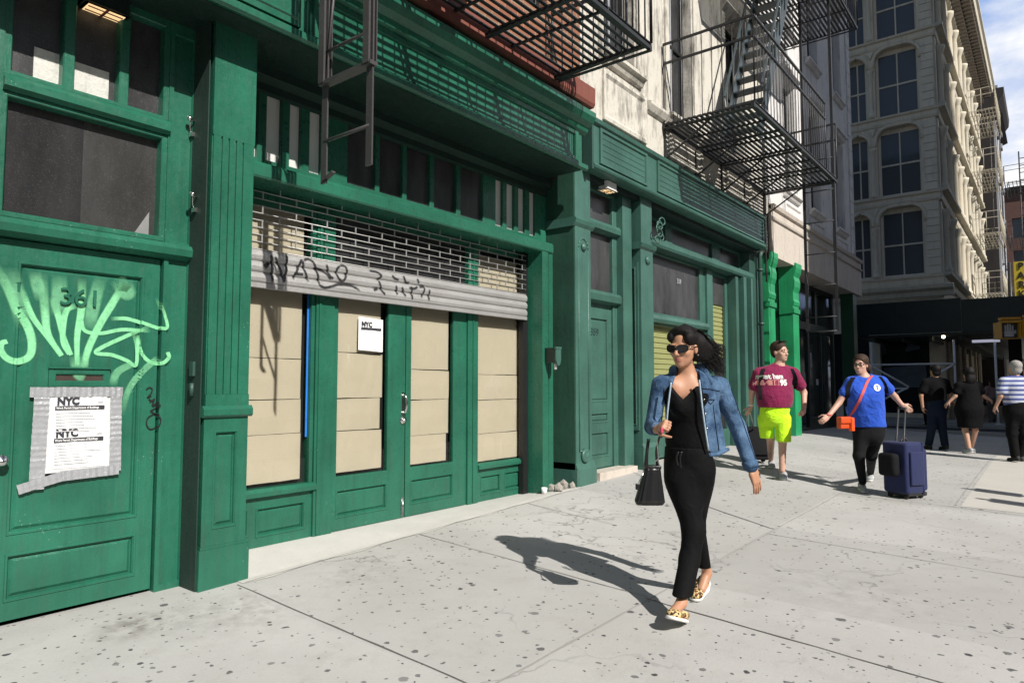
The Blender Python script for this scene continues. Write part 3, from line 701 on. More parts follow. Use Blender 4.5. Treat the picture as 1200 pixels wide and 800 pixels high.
# notice on the shop door
p = onY(433.5, 392, .456); NS = thing('door_notice', (p.x, .456, p.z-.16), 'white permit paper on the cardboard of the left shop door', 'notice', 'paper notices')
mb = MB(); x0, x1, z0, z1 = p.x-.155, p.x+.145, p.z-.15, p.z+.16; yy = .430
mb.add([(x0, yy, z0), (x1-.01, yy, z0-.012), (x1, yy+.012, z1-.012), (x0+.008, yy+.012, z1), (p.x, yy-.004, z0-.006), (p.x, yy+.006, z1-.006)], [(0, 4, 5, 3), (4, 1, 2, 5)]); pa = mb.build('paper_sheet', M['paper'], NS, recalc=False)
text('NYC', .06, M['ink'], (x0+.035, yy-.002, z1-.085), (1, 0, -.03), (0, 0.03, 1), 'logo', pa, .0004, bold=.003)
mb = MB(); mb.box(x0+.03, x1-.03, yy-.003, yy-.002, z1-.118, z1-.098); mb.build('header_bar', M['ink'], pa)
mb = MB(); [mb.box(x0+.04, x0+.04+rnd.uniform(.12, .22), yy-.004, yy-.0035, z1-.15-.018*q, z1-.147-.018*q) for q in range(5)]; mb.build('printed_lines', M['ink_grey'], pa)

# roller shutter: open grille above, solid slats hanging below
RS = thing('roller_shutter', (4.6, .35, 2.2), 'half-open metal roller shutter with tagged slats over the shop doors', 'shutter')
GX0, GX1, YS = 2.70, 6.44, .35
mb = MB(); z = 2.475; r = 0
while z < 2.97:
    mb.tube([(GX0, YS, z), (GX1, YS, z)], .0045, 6)
    x = GX0+.1+(.155 if r % 2 else 0)
    while x < GX1:
        mb.box(x-.0045, x+.0045, YS-.007, YS+.004, z-.004, z+.064); x += .31
    z += .058; r += 1
mb.build('open_grille', M['slat'], RS)
prof = []
for k in range(3):
    b = 2.205+k*.088
    prof += [(YS-.006, b+.001), (YS-.020, b+.012), (YS-.024, b+.040), (YS-.018, b+.066), (YS-.004, b+.082), (YS+.001, b+.0875)]
mb = MB(); mb.profx(prof+[(YS+.018, prof[-1][1]), (YS+.018, prof[0][1])], GX0, GX1); sol = mb.build('solid_slats', M['slat'], RS)
mb = MB(); mb.box(GX0, GX1, YS-.02, YS+.03, 2.165, 2.203); mb.build('bottom_bar', M['slat'], RS)
def slat_y(x, z):
    k = ((z-2.205) % .088); pts = [(.0, -.004), (.012, -.020), (.040, -.024), (.066, -.018), (.082, -.004), (.088, 0)]
    for (a, va), (b, vb) in zip(pts, pts[1:]):
        if k <= b: return YS+va+(vb-va)*(k-a)/(b-a)
    return YS
def sp(pts): return [(lambda q: (q.x, q.z))(onY(290+u/5.217, 290+v/5.217, YS-.018)) for u, v in pts]
mb = MB()
for pts in ([(95, 115), (130, 95), (105, 130)], [(140, 40), (150, 120), (150, 220)], [(165, 50), (200, 140), (225, 220)], [(240, 40), (235, 130), (225, 210)],
            [(275, 200), (310, 120), (330, 80), (350, 150), (375, 215)], [(280, 160), (340, 165)], [(340, 80), (370, 70), (400, 90), (425, 160), (440, 240)],
            [(400, 120), (470, 150), (510, 200)], [(480, 100), (500, 170), (525, 190)], [(560, 110), (595, 115), (605, 160), (580, 205), (550, 180), (545, 130), (575, 108)],
            [(430, 225), (470, 245), (520, 235), (560, 225), (640, 235), (690, 270)], [(740, 140), (790, 150), (815, 175), (790, 200)], [(800, 200), (820, 260), (840, 290)], [(770, 260), (800, 250)],
            [(880, 170), (900, 190), (925, 200)], [(905, 230), (915, 290)], [(950, 170), (965, 210), (990, 215)], [(940, 240), (965, 300)], [(1000, 235), (1005, 320)], [(985, 245), (1015, 250), (1040, 240)], [(1035, 190), (1045, 220)], [(1050, 240), (1080, 245), (1060, 310)], [(1110, 255), (1105, 325)]):
    stroke(mb, sp(pts), .026, slat_y, .1, .15, .003)
mb.build('black_tags', M['spray_black'], sol, recalc=False)
# alarm box on the jamb
p = onY(645, 419, .1); AB = thing('alarm_box', (p.x, .15, p.z), 'small green box with white stub on the shop jamb', 'box')
poly = [(p.x-.05, p.z+.12), (p.x+.05, p.z+.12), (p.x+.05, p.z-.03), (p.x+.03, p.z-.08), (p.x, p.z-.1), (p.x-.03, p.z-.08), (p.x-.05, p.z-.03)]
mb = MB(); mb.prism(poly, -.02, -.0); mb.box(p.x-.055, p.x+.055, -.025, -.0, p.z+.10, p.z+.125); mb.build('face_plate', M['sage'], AB)
mb = MB(); mb.box(p.x-.047, p.x+.047, .0005, .149, p.z-.06, p.z+.115); mb.build('box_body', M['black_green'], AB)
mb = MB(); mb.tube([(p.x, .03, p.z-.06), (p.x+.002, .03, p.z-.14)], .018, 10); mb.build('conduit_stub', M['white_paint'], AB)
# rubble, cup, wrapper at the foot of the wall
def rock(mb, c, r, sd):
    rr = random.Random(sd); bm = bmesh.new(); bmesh.ops.create_icosphere(bm, subdivisions=1, radius=1)
    k = [rr.uniform(.7, 1.2) for _ in range(3)]
    for v in bm.verts: q = rr.uniform(.70, 1.15); v.co = Vector((c[0]+v.co.x*r*k[0]*q, c[1]+v.co.y*r*k[1]*q, c[2]+v.co.z*r*k[2]*q))
    bm.verts.index_update(); mb.add([v.co for v in bm.verts], [[v.index for v in f.verts] for f in bm.faces]); bm.free()
for i in range(9):
    mb = MB(); x = 6.62+i*.048; y = .02+(.05 if i % 3 else -.02)+.08*(i % 2); rock(mb, (x, y, gz(x, y)+.03), .045+.03*(i in (1, 2, 4)), 40+i)
    tag(mb.build('rubble_chunk', simple('grey_rubble', (.30, .28, .25), .9, 0, .4, 30, .5) if i == 0 else bpy.data.materials['grey_rubble']), 'grey broken concrete chunk at the foot of the shop jamb', 'rubble', 'rubble at the foot of the jamb')
p = Vector((6.46, .10, .13)); mb = MB(); mb.lathe(p, [(.0, 0), (.028, .0), (.036, .075), (.032, .075), (.0, .01)], 14); tag(mb.build('paper_cup', M['white_paint']), 'small white cup standing at the foot of the shop jamb', 'cup')
p = gpt(291, 659); mb = MB()
for i in range(7):
    a = i*.9; mb.quad((p.x+.02+.02*math.cos(a), p.y+.02*math.sin(a), p.z+.01), (p.x+.05*math.cos(a+.4)+.03, p.y+.03*math.sin(a), p.z+.03+.012*(i % 3)), (p.x+.04*math.cos(a+1)+.03, p.y+.03, p.z+.07), (p.x+.03, p.y+.01*i/3, p.z+.045))
t = NT('red_white_wrapper'); t.base(t.mix((.7, .7, .68), (.75, .05, .03), t.ramp(t.noise(22, 2), [(.49, 0), (.53, 1)])), .3)
tag(mb.build('crumpled_wrapper', t.m), 'crumpled red and white wrapper beside the fluted pillar base', 'litter')
p = gpt(289, 607); mb = MB(); mb.box(2.745, 2.765, .36, .37, .36, .52) ; tag(mb.build('pipe_stub', M['white_paint']), 'short white pipe stub beside the lower pillar by the window sill', 'pipe')
# ================================================================== BUILDING TWO: sage green shop, white masonry above
B2 = thing('shop_building', (10.5, 0, .2), 'white masonry building over a grey-green shop front with boarded sign', 'building', 'buildings along the pavement')
X2a, X2b = 7.08, 14.45
uw2 = [(7.72, 8.6, 5.85, 8.6), (9.72, 10.62, 5.62, 8.3), (12.1, 13.05, 5.62, 8.3), (7.72, 8.6, 9.6, 12), (9.72, 10.62, 9.6, 12), (12.1, 13.05, 9.6, 12)]
uw3 = [(15.6, 16.5, 5.75, 8.4), (17.7, 18.6, 5.75, 8.4), (20.3, 21.2, 5.75, 8.4), (15.6, 16.5, 9.6, 12.2), (17.7, 18.6, 9.6, 12.2), (20.3, 21.2, 9.6, 12.2)]
def upper(B, xa, xb, za, wins, top, wm='white_wall'):
    mb = MB(); mb.slab(xa, xb, za, top, .0, .3, wins)
    for i in range(int((top-za)/.62)):                              # faint coursing
        pass
    mb.build('masonry_wall', M[wm], B)
    mb = MB(); mb.box(xa+.05, xb-.05, .33, 8, za, top); mb.box(xa+.05, xb-.05, 1.9, 8, -.2, za-.001); mb.build('inner_core', M['dark_void'], B)
    for (a, b, c, d) in wins:
        f = MB(); zm = (c+d)/2
        f.slab(a+.002, b-.002, c, d, .16, .05, [(a+.06, b-.06, c+.06, zm-.025), (a+.06, b-.06, zm+.025, d-.06)]); w = f.build('window', M['black'], B)
        p = MB(); p.box(a+.05, b-.05, .195, .205, c+.05, d-.05); p.build('glass_pane', M['glass_clean'], w)
        p = MB(); p.box((a+b)/2-.015, (a+b)/2+.015, .17, .19, c+.06, d-.06); p.build('glazing_bar', M['far_white'], w)
        s = MB(); s.profx([(-.001, c-.16), (-.05, c-.14), (-.09, c-.07), (-.13, c-.05), (-.13, c-.003), (-.001, c-.003)], a-.14, b+.14)
        s.profx([(-.001, d+.02), (-.06, d+.05), (-.10, d+.13), (-.14, d+.15), (-.14, d+.22), (-.001, d+.24)], a-.16, b+.16)
        for xx in (a-.09, b+.09): s.box(xx-.07, xx+.07, -.03, -.001, c+.0, d+.02)
        s.build('window_surround', M[wm], w)
        if c < 7:
            q = MB(); q.nest(a-.06, b+.30, 4.92, c-.24, [(0, -.001), (.0, -.035), (.05, -.04), (.09, -.012), (.12, -.012)]); q.build('carved_panel', M[wm], B)
upper(B2, X2a, X2b, 4.15, uw2, 14)
mb = MB(); mb.profx([(.0, 5.42), (-.05, 5.45), (-.10, 5.53), (-.10, 5.57), (.0, 5.60)], 8.9, 9.5); mb.flush('string_course', M['white_wall'], B2); mb.profx([(.0, 5.42), (-.05, 5.45), (-.10, 5.53), (-.10, 5.57), (.0, 5.60)], 10.85, 11.9); mb.build('string_course', M['white_wall'], B2)
# corner pier beside building one
mb = MB()
mb.box(6.96, 7.41, -.03, .5, .1, .36); mb.profx([(.5, .36), (-.03, .36), (-.0, .44), (.5, .44)], 6.975, 7.39)
mb.box(6.985, 7.345, .0, .5, .44, 3.36); mb.profx([(.5, 3.36), (.0, 3.36), (-.03, 3.40), (-.045, 3.45), (-.02, 3.47), (.5, 3.47)], 6.95, 7.40)
mb.box(6.985, 7.345, .0, .5, 3.47, 4.75); mb.box(6.97, 7.36, -.015, .5, 4.55, 4.60)
arch = [(7.06, .58), (7.28, .58), (7.28, 3.1)]+[(7.17+.11*math.cos(a), 3.1+.13*math.sin(a)) for a in [math.pi*k/8 for k in range(1, 8)]]+[(7.06, 3.1)]
for (u, v) in zip(arch, arch[1:]+arch[:1]): mb.tube([(u[0], -.001, u[1]), (v[0], -.001, v[1])], .011, 6)
mb.lathe((7.17, -.001, 3.12), [(.05, 0), (.05, -.02), (.02, -.035), (0, -.04)], 14, 'y')
pr = mb.build('corner_pier', M['sage'], B2)
mb = MB(); mb.lathe((7.17, -.012, .52), [(.085, .012), (.085, -.015), (.06, -.03), (.05, -.022), (.03, -.04), (0, -.045)], 18, 'y'); mb.build('rosette', M['sage'], pr)
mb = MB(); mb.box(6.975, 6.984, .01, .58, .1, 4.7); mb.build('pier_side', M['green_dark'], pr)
# sign
mb = MB()
mb.profx([(.3, 4.12), (-.10, 4.12), (-.155, 4.135), (-.165, 4.16), (-.15, 4.19), (-.13, 4.20), (-.13, 4.69), (-.17, 4.71), (-.18, 4.76), (-.1, 4.79), (.3, 4.79)], 7.2, 13.72)
s2 = mb.build('sign_fascia', M['sage'], B2)
mb = MB()
for a, b in ((7.36, 8.66), (8.98, 13.66)):
    mb.slab(a, b, 4.215, 4.68, -.155, .024, [(a+.05, b-.05, 4.25, 4.645, 'f')])
    for k in range(1, 5): mb.box(a+.062, b-.062, -.140, -.134, 4.25+.079*k-.003, 4.25+.079*k+.003)
mb.build('sign_boarding', M['sage'], s2)
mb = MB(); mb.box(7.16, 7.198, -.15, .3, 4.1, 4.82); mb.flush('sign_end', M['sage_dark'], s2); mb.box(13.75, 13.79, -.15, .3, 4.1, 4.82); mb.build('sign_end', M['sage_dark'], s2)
mb = MB(); mb.box(7.36, 13.75, .02, .9, 4.05, 4.118); mb.build('shop_soffit', M['black_green'], B2)
# side entrance
mb = MB()
mb.slab(7.42, 8.36, .2, 4.05, .2, .07, [(7.62, 8.26, .27, 2.5), (7.62, 8.26, 2.66, 3.47), (7.62, 8.26, 3.62, 4.02)])
mb.profx([(.2, 2.50), (.13, 2.52), (.12, 2.60), (.15, 2.645), (.2, 2.655)], 7.35, 8.36); mb.profx([(.2, 3.47), (.13, 3.49), (.12, 3.55), (.15, 3.60), (.2, 3.615)], 7.35, 8.36)
mb.box(8.36, 8.62, .10, .4, .15, 4.05)
mb.build('entry_frame', M['sage'], B2)
mb = MB(); mb.slab(7.62, 8.26, .285, 2.5, .235, .05, [(7.70, 8.16, 1.16, 2.3, 'p'), (7.70, 8.16, .88, 1.02, 'p'), (7.70, 8.16, .42, .76, 'p')]); d2 = mb.build('door', M['sage'], B2)
text('359', .14, M['sage_dark'], (7.72, .243, 2.06), (1, 0, 0), (0, 0, 1), 'house_number', d2, .006, bold=.002)
mb = MB(); mb.box(7.6, 8.27, .255, .26, 2.64, 3.49); mb.box(7.6, 8.27, .255, .26, 3.6, 4.04); mb.build('transom_pane', M['glass_dusty'], B2)
mb = MB(); mb.box(7.5, 8.5, -.02, .25, .12, .275); mb.build('door_sill', M['lintel'], B2)
# pier with scroll
mb = MB()
mb.box(8.66, 9.12, -.03, .40, .1, .50); mb.profx([(.40, .50), (-.03, .50), (-.0, .56), (.40, .56)], 8.68, 9.10)
mb.box(8.70, 9.08, .0, .40, .56, 3.34); mb.profx([(.4, 3.34), (.0, 3.34), (-.03, 3.37), (-.05, 3.42), (-.02, 3.44), (.4, 3.44)], 8.65, 9.13)
mb.box(8.72, 9.06, .0, .40, 3.44, 4.12)
mb.xf = lambda x, y, z: (8.70+y, .37-x, z)
mb.slab(.03, .33, .75, 3.15, -.02, .019, [(.07, .29, .82, 3.08, 'p')])
mb.xf = None
mb.lathe((8.90, -.001, 3.2), [(.06, 0), (.06, -.02), (.03, -.03), (0, -.035)], 14, 'y')
p3 = mb.build('scroll_pier', M['sage'], B2)
mb = MB(); rs = random.Random(5)
for k in range(7):
    cx, cz, r = 8.92+rs.uniform(-.02, .34), 3.52+k*.048, rs.uniform(.05, .10); sg_ = rs.choice((-1, 1))
    mb.tube([(cx+sg_*r*(1-t/14)*math.cos(t*.55), -.05-.012*k % .05-.03*math.sin(t*.3), cz+r*(1-t/14)*math.sin(t*.55)) for t in range(13)], .011, 6)
mb.build('scroll_ornament', M['sage'], p3)
soffit_lamp(712, 224, 4.0, 'soffit_lamp', 'glowing lamp under the sage green soffit above the side door', .12, .07)
# shop front
mb = MB()
mb.profx([(.5, 3.50), (.12, 3.51), (.10, 3.55), (.10, 3.61), (.14, 3.65), (.5, 3.665)], 9.10, 13.75)
mb.slab(9.10, 13.75, 3.665, 4.05, .30, .05, [(9.2, 10.15, 3.69, 4.02), (10.4, 12.1, 3.69, 4.02), (12.45, 13.5, 3.69, 4.02)])
mb.slab(9.10, 11.72, .25, 3.5, .30, .05, [(9.2, 11.50, 2.52, 3.47), (9.2, 11.50, .75, 2.34)])
mb.profx([(.32, 2.36), (.24, 2.37), (.22, 2.42), (.24, 2.48), (.32, 2.50)], 9.10, 11.72)
mb.box(11.72, 11.98, .26, .4, .2, 3.5); mb.slab(11.98, 12.85, .2, 3.5, .32, .05, [(12.05, 12.75, .55, 3.44)])
for a, b, y in ((12.88, 13.02, .16), (13.15, 13.30, .10), (13.42, 13.52, .05)): mb.box(a, b, y, .5, .15, 3.5)
mb.build('shopfront_frame', M['sage'], B2)
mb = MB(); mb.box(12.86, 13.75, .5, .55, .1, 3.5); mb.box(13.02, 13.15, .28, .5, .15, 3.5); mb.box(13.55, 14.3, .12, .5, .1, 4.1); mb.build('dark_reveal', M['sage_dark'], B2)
mb = MB(); mb.box(9.12, 11.7, .345, .35, 2.5, 3.49); mb.box(9.12, 13.6, .342, .348, 3.67, 4.04); mb.box(11.99, 12.84, .362, .366, 2.9, 3.48); mb.build('shop_pane', M['glass_dusty'], B2)
def ribs(mb, x0, x1, z0, z1, y, h=.085):
    z = z0; pr = []
    while z < z1: pr += [(y, z+.004), (y-.016, z+.012), (y-.016, z+h-.016), (y, z+h-.008)]; z += h
    mb.profx(pr+[(y+.02, z), (y+.02, z0)], x0, x1)
mb = MB(); ribs(mb, 9.14, 11.7, .7, 2.36, .40); ribs(mb, 11.99, 12.84, 1.9, 2.92, .40); mb.build('lime_shutter', M['lime'], B2)
mb = MB(); mb.box(11.99, 12.84, .375, .39, .3, 1.9); mb.box(9.15, 13.5, .45, .5, .1, 4.04); mb.build('shop_backdrop', M['dark_void'], B2)
text('359', .115, M['far_white'], (10.62, .335, 3.10), (1, 0, 0), (0, 0, 1), 'glass_number', B2, .0005, bold=.001)
mb = MB(); ux, uz = 10.30, 3.08
for k in range(7):
    a = 2.6-k*.35; mb.box(ux+.35+.42*math.cos(a)-.03, ux+.35+.42*math.cos(a)+.03, .3435, .3445, uz+.0+.2*math.sin(a), uz+.07+.2*math.sin(a))
mb.build('worn_lettering', M['glass_dusty'], B2)
# drainpipe and cable between the two shops
mb = MB(); mb.tube([(13.92, .03, .22), (13.92, .03, 4.0), (13.92, .0, 4.1)], .045, 10)
for z in (1.2, 2.6, 3.7): mb.lathe((13.92, .03, z), [(.06, 0), (.06, .05)], 10)
tag(mb.build('drainpipe', M['sage_dark']), 'dark vertical drainpipe between the sage shop and the bright green pilaster', 'pipe')
mb = MB(); mb.tube(catmull([(14.12, -.03, 3.5), (14.1, -.03, 4.6), (14.14, -.03, 5.3), (14.02, -.04, 6.6)], 6), .018, 6); mb.tube([(14.28, -.03, 4.0), (14.28, -.03, 4.95)], .014, 6)
tag(mb.build('wall_cable', M['black']), 'black cable running up the white wall beside the drainpipe', 'cable')

# ================================================================== BUILDING THREE: render lintel over bright green pilasters
B3 = thing('shop_building', (18.5, 0, .2), 'corner building with cream lintel over bright green corbelled shop front', 'building', 'buildings along the pavement')
X3a, X3b = 14.452, 23.05
upper(B3, X3a, 22.4, 5.2, uw3, 14, 'pale_wall')
mb = MB()
for i in range(22): mb.box(22.02, 22.42, -.03, -.001, 5.3+i*.40, 5.3+i*.40+.375)
mb.build('corner_quoin', M['pale_wall'], B3)
mb = MB(); mb.box(X3a, X3b, -.05, 1.4, 4.10, 5.18); mb.profx([(-.05, 4.86), (-.09, 4.88), (-.10, 4.92), (-.06, 4.95), (-.05, 4.95)], X3a, X3b); mb.profx([(-.05, 5.1), (-.1, 5.12), (-.12, 5.2), (.3, 5.24)], X3a, X3b)
mb.build('lintel', M['lintel'], B3)
def corbel_pilaster(x0, x1):
    mb = MB(); mb.box(x0, x1, .0, .3, .15, 3.2)
    pr = [(.3, 3.2), (-.015, 3.2), (-.03, 3.28), (-.01, 3.34), (-.01, 3.5), (-.045, 3.62), (-.052, 3.75), (-.03, 3.85), (-.07, 3.95), (-.09, 4.05), (-.09, 4.16), (.3, 4.16)]
    pr = [(y, min(z, 4.095)) if y > -.05 else (y, z) for y, z in pr]; pr[-1] = (-.052, 4.16); pr.append((-.052, 4.095)); pr.append((.3, 4.095))
    mb.profx(pr, x0, x1); mb.profx([(.3, 3.0), (-.03, 3.02), (-.03, 3.12), (.3, 3.14)], x0-.02, x1+.02)
    return mb.build('corbelled_pilaster', M['bright'], B3)
corbel_pilaster(14.30, 14.72); corbel_pilaster(16.0, 16.45)
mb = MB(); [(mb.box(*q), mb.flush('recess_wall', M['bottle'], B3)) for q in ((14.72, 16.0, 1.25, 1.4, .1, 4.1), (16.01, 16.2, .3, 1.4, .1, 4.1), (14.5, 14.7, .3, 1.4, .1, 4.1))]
mb = MB(); mb.box(22.05, 22.5, .0, .35, .0, 4.1); mb.build('corner_post', M['bottle'], B3)
mb = MB(); mb.slab(16.45, 22.05, .1, 4.095, .55, .08, [(16.6, 18.3, 3.05, 4.0), (18.5, 20.0, 3.05, 4.0), (20.2, 21.9, 3.05, 4.0), (16.6, 17.7, .5, 2.85), (17.85, 19.2, .25, 2.85), (19.35, 20.5, .5, 2.85), (20.6, 21.9, .5, 2.85)])
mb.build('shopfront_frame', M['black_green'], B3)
mb = MB(); mb.box(16.5, 22.0, .60, .61, .15, 4.09); mb.build('shop_pane', M['glass_clean'], B3)
rr = random.Random(9)
mb = MB()
for k in range(7): x = rr.uniform(16.8, 21.5); z = rr.uniform(.7, 2.2); mb.box(x, x+rr.uniform(.05, .3), .596, .599, z, z+rr.uniform(.1, .5)); mb.flush('window_sticker', M['far_white'], B3)
mb = MB(); mb.lathe((15.0, .9, 3.82), [(0, 0), (.07, .02), (.09, .1), (.05, .16), (0, .16)], 12); tag(mb.build('bulb_lamp', M['white_paint']), 'small white lamp under the lintel between bright green pilasters', 'lamp')

# ================================================================== FIRE ESCAPES
def platform(mb, x0, x1, y0, y1, z, n, xgap=None, w=.042):
    for i in range(n):
        y = y1+(y0-y1)*i/(n-1); mb.box(x0, x1, y-w/2, y+w/2, z-.006, z+.006)
    k = max(2, int((x1-x0)/.75))
    for i in range(k+1):
        x = x0+(x1-x0)*i/k; mb.box(x-.012, x+.012, y1-.02, y0+.02, z-.030, z-.007)
    for yy in (y0, y1): mb.box(x0-.02, x1+.02, yy-.02, yy+.02, z-.07, z-.031)
    for xx in (x0, x1): mb.box(xx-.02, xx+.02, y1-.02, y0+.02, z-.085, z-.071)
def railing(mb, pts, z, h, step=.13, mid=.62, r=.016):
    for a, b in zip(pts, pts[1:]):
        a = Vector(a); b = Vector(b); L = (b-a).length
        for hh in (h, h*mid+.12): mb.bar((a.x, a.y, z+hh), (b.x, b.y, z+hh), .035, .03)
        n = max(1, int(L/step))
        for i in range(n+1):
            p = a+(b-a)*(i/n); mb.tube([(p.x, p.y, z), (p.x, p.y, z+h)], r if i in (0, n) else r*.55, 5)
def ladder(mb, x, y0, y1, z0, z1, step=.33, off=0):
    for y in (y0, y1): mb.box(x-.006, x+.006, y-.028, y+.028, z0 if y == y0 else z0+off, z1)
    z = z0+.28
    while z < z1: mb.tube([(x, y0, z), (x, y1, z)], .011, 6); z += step
FE1 = thing('fire_escape', (4.4, -.8, 4.95), 'black slatted fire escape balcony over the boarded green shop', 'fire escape', 'fire escapes')
mb = MB(); platform(mb, 2.80, 6.28, -.20, -1.40, 4.95, 15, w=.036); mb.build('platform', M['iron'], FE1)
mb = MB(); railing(mb, [(2.80, -.16, 0), (2.80, -1.42, 0), (6.28, -1.42, 0), (6.28, -.16, 0)], 4.95, 1.0); mb.build('railing', M['iron'], FE1)
mb = MB()
for x in (2.9, 3.75, 5.0, 6.2): mb.bar((x, -.06, 4.905), (x, -1.40, 4.905), .045, .02); mb.bar((x, -.26, 4.86), (x, -1.30, 4.89), .05, .012); mb.flush('bracket', M['iron'], FE1)
mb = MB(); zb = 3.36
for y in (-.90, -1.35): mb.box(2.595, 2.61, y-.028, y+.028, zb, 6.2); mb.box(2.66, 2.668, y-.024, y+.024, zb, 6.2)
mb.box(2.60, 2.66, -1.39, -.87, zb-.012, zb+.012); g = mb.build('ladder_guide', M['iron_grey'], FE1)
mb = MB(); ladder(mb, 2.635, -.90, -1.35, 2.70, 6.0, .60, .03); mb.bar((2.635, -.9, 2.72), (2.635, -1.0, 2.76), .03, .012)
mb.tube([(2.635, -.9, 3.4), (2.64, -1.0, 4.2)], .010, 5); mb.build('drop_ladder', M['iron_grey'], FE1)
mb = MB(); mb.bar((4.1, -.35, 5.0), (5.6, -.35, 8.4), .18, .02, (0, 1, 0)); mb.bar((4.1, -.95, 5.0), (5.6, -.95, 8.4), .18, .02, (0, 1, 0))
for k in range(11): t = (k+.5)/11; mb.box(4.1+1.5*t-.09, 4.1+1.5*t+.09, -.94, -.36, 5.0+3.4*t-.01, 5.0+3.4*t+.01)
mb.build('stair', M['iron'], FE1)

FE2 = thing('fire_escape', (11.8, -.7, 5.4), 'black two-level fire escape with steep stair on the white masonry', 'fire escape', 'fire escapes')
mb = MB(); platform(mb, 9.46, 14.15, -.03, -1.40, 5.4, 18, w=.046); mb.build('platform', M['iron'], FE2)
mb = MB(); platform(mb, 10.6, 15.7, -.06, -1.55, 9.1, 20, w=.046); platform(mb, 7.5, 10.0, -.06, -1.4, 9.6, 16) if 0 else None; mb.build('upper_platform', M['iron'], FE2)
mb = MB(); railing(mb, [(9.46, -.03, 0), (9.46, -1.42, 0), (13.35, -1.42, 0)], 5.4, 1.25, .14, .66, .012); railing(mb, [(14.15, -1.42, 0), (14.15, -.03, 0)], 5.4, 1.1, .14, .6); mb.build('railing', M['iron'], FE2)
mb = MB(); railing(mb, [(10.6, -.06, 0), (10.6, -1.57, 0), (15.7, -1.57, 0), (15.7, -.06, 0)], 9.1, 1.1, .17); mb.build('upper_railing', M['iron'], FE2)
mb = MB()
for x in (9.5, 10.65, 11.8, 12.95, 14.1):
    mb.bar((x, .0, 5.33), (x, -1.42, 5.33), .045, .03); mb.bar((x, -.0, 4.85), (x, -.75, 5.31), .03, .02); mb.bar((x, -.02, 4.8), (x, -.02, 5.3), .03, .02); mb.flush('bracket', M['iron'], FE2)
mb = MB(); a, b = (10.9, 5.4), (12.9, 9.1)
for y in (-.42, -1.0): mb.bar((a[0], y, a[1]), (b[0], y, b[1]), .2, .02, (0, 1, 0))
for k in range(13): t = (k+.6)/13; x = a[0]+(b[0]-a[0])*t; z = a[1]+(b[1]-a[1])*t; mb.box(x-.11, x+.11, -.99, -.43, z-.012, z+.012)
for y in (-.40, -1.02):
    mb.bar((a[0]+.1, y, a[1]+.85), (b[0]+.1, y, b[1]+.85), .03, .03)
    for k in range(6): t = (k+.5)/6; x = a[0]+(b[0]-a[0])*t; z = a[1]+(b[1]-a[1])*t; mb.tube([(x, y, z), (x+.1, y, z+.85)], .010, 5)
mb.build('stair', M['teal_iron'], FE2)
mb = MB()
for y in (-.84, -1.38): mb.box(14.02, 14.05, y-.025, y+.025, 4.9, 10.2)
mb.build('ladder_guide', M['iron'], FE2)
mb = MB(); ladder(mb, 14.0, -.84, -1.38, 2.42, 6.2, .62, 0); mb.tube([(14.0, -.84, 2.42), (14.0, -1.38, 2.42)], .014, 6); mb.build('drop_ladder', M['iron'], FE2)
mb = MB(); mb.tube(catmull([(13.98, -.84, 3.6), (13.9, -.9, 3.2), (13.95, -.84, 2.7), (13.8, -.86, 2.9)], 6), .006, 5); mb.build('loose_wire', M['black'], FE2)

# ================================================================== FAR SIDE OF THE CROSS STREET
GB = thing('cast_iron_building', (36, 2, 0), 'tall beige cast-iron building on the far corner with deep bracketed cornice', 'building')
YC, XG, TOP = -1.24, 32.0, 20.6
side = lambda x, y, z: (XG+y, 8.0-x, z)                            # local board facing the near street
FL = [5.85, 9.3, 12.75, 16.15]
L = 8.0-YC
wx = lambda Y: 8.0-Y
mb = MB(side); holes = []
for zb in FL:
    holes += [(wx(.93), wx(-.70), zb+.02, zb+2.95), (wx(2.05), wx(1.25), zb+.02, zb+2.85), (wx(3.4), wx(2.35), zb+.02, zb+2.95), (wx(5.3), wx(3.8), zb+.02, zb+2.95)]
mb.slab(0, L, 4.9, TOP, 0, .5, holes); mb.box(.02, L-.02, .5, 9, 0, TOP)
gw = mb.build('side_wall', M['cast_iron_side'], GB)
for (a, b, c, d) in holes:
    f = MB(side); zm = (c+d)/2-.1
    f.slab(a+.002, b-.002, c, d, .26, .06, [(a+.1, (a+b)/2-.02, c+.1, zm-.03), ((a+b)/2+.02, b-.1, c+.1, zm-.03), (a+.1, (a+b)/2-.02, zm+.03, d-.2), ((a+b)/2+.02, b-.1, zm+.03, d-.2)])
    w = f.build('window', M['cast_iron_side'], GB)
    p = MB(side); p.box(a+.05, b-.05, .30, .31, c+.05, d-.05); p.build('glass_pane', M['glass_blue'], w)
    q = MB(side); R = .5                                           # rounded upper corners and raised hood
    for sgn, xx in ((1, a), (-1, b)):
        arc = [(xx+sgn*R*(1-math.cos(t)), d-R*(1-math.sin(t))) for t in [math.pi/2*k/6 for k in range(7)]]
        q.prism([(xx, d)]+[(x, z) for x, z in arc][::1], -.002, .25)
    hood = [(a-.06, c+2.2), (a-.06, d-R)]+[(a-.06+(R+.06)*(1-math.cos(t)), d-R+(R+.06)*math.sin(t)) for t in [math.pi/2*k/6 for k in range(1, 7)]]
    hood += [(b+.06-(R+.06)*(1-math.cos(t)), d-R+(R+.06)*math.sin(t)) for t in [math.pi/2*k/6 for k in range(6, -1, -1)]]+[(b+.06, c+2.2)]
    q.tube([(x, -.01, z) for x, z in hood], .075, 6)
    q.build('window_hood', M['cast_iron_side'], w)
mb = MB(side)
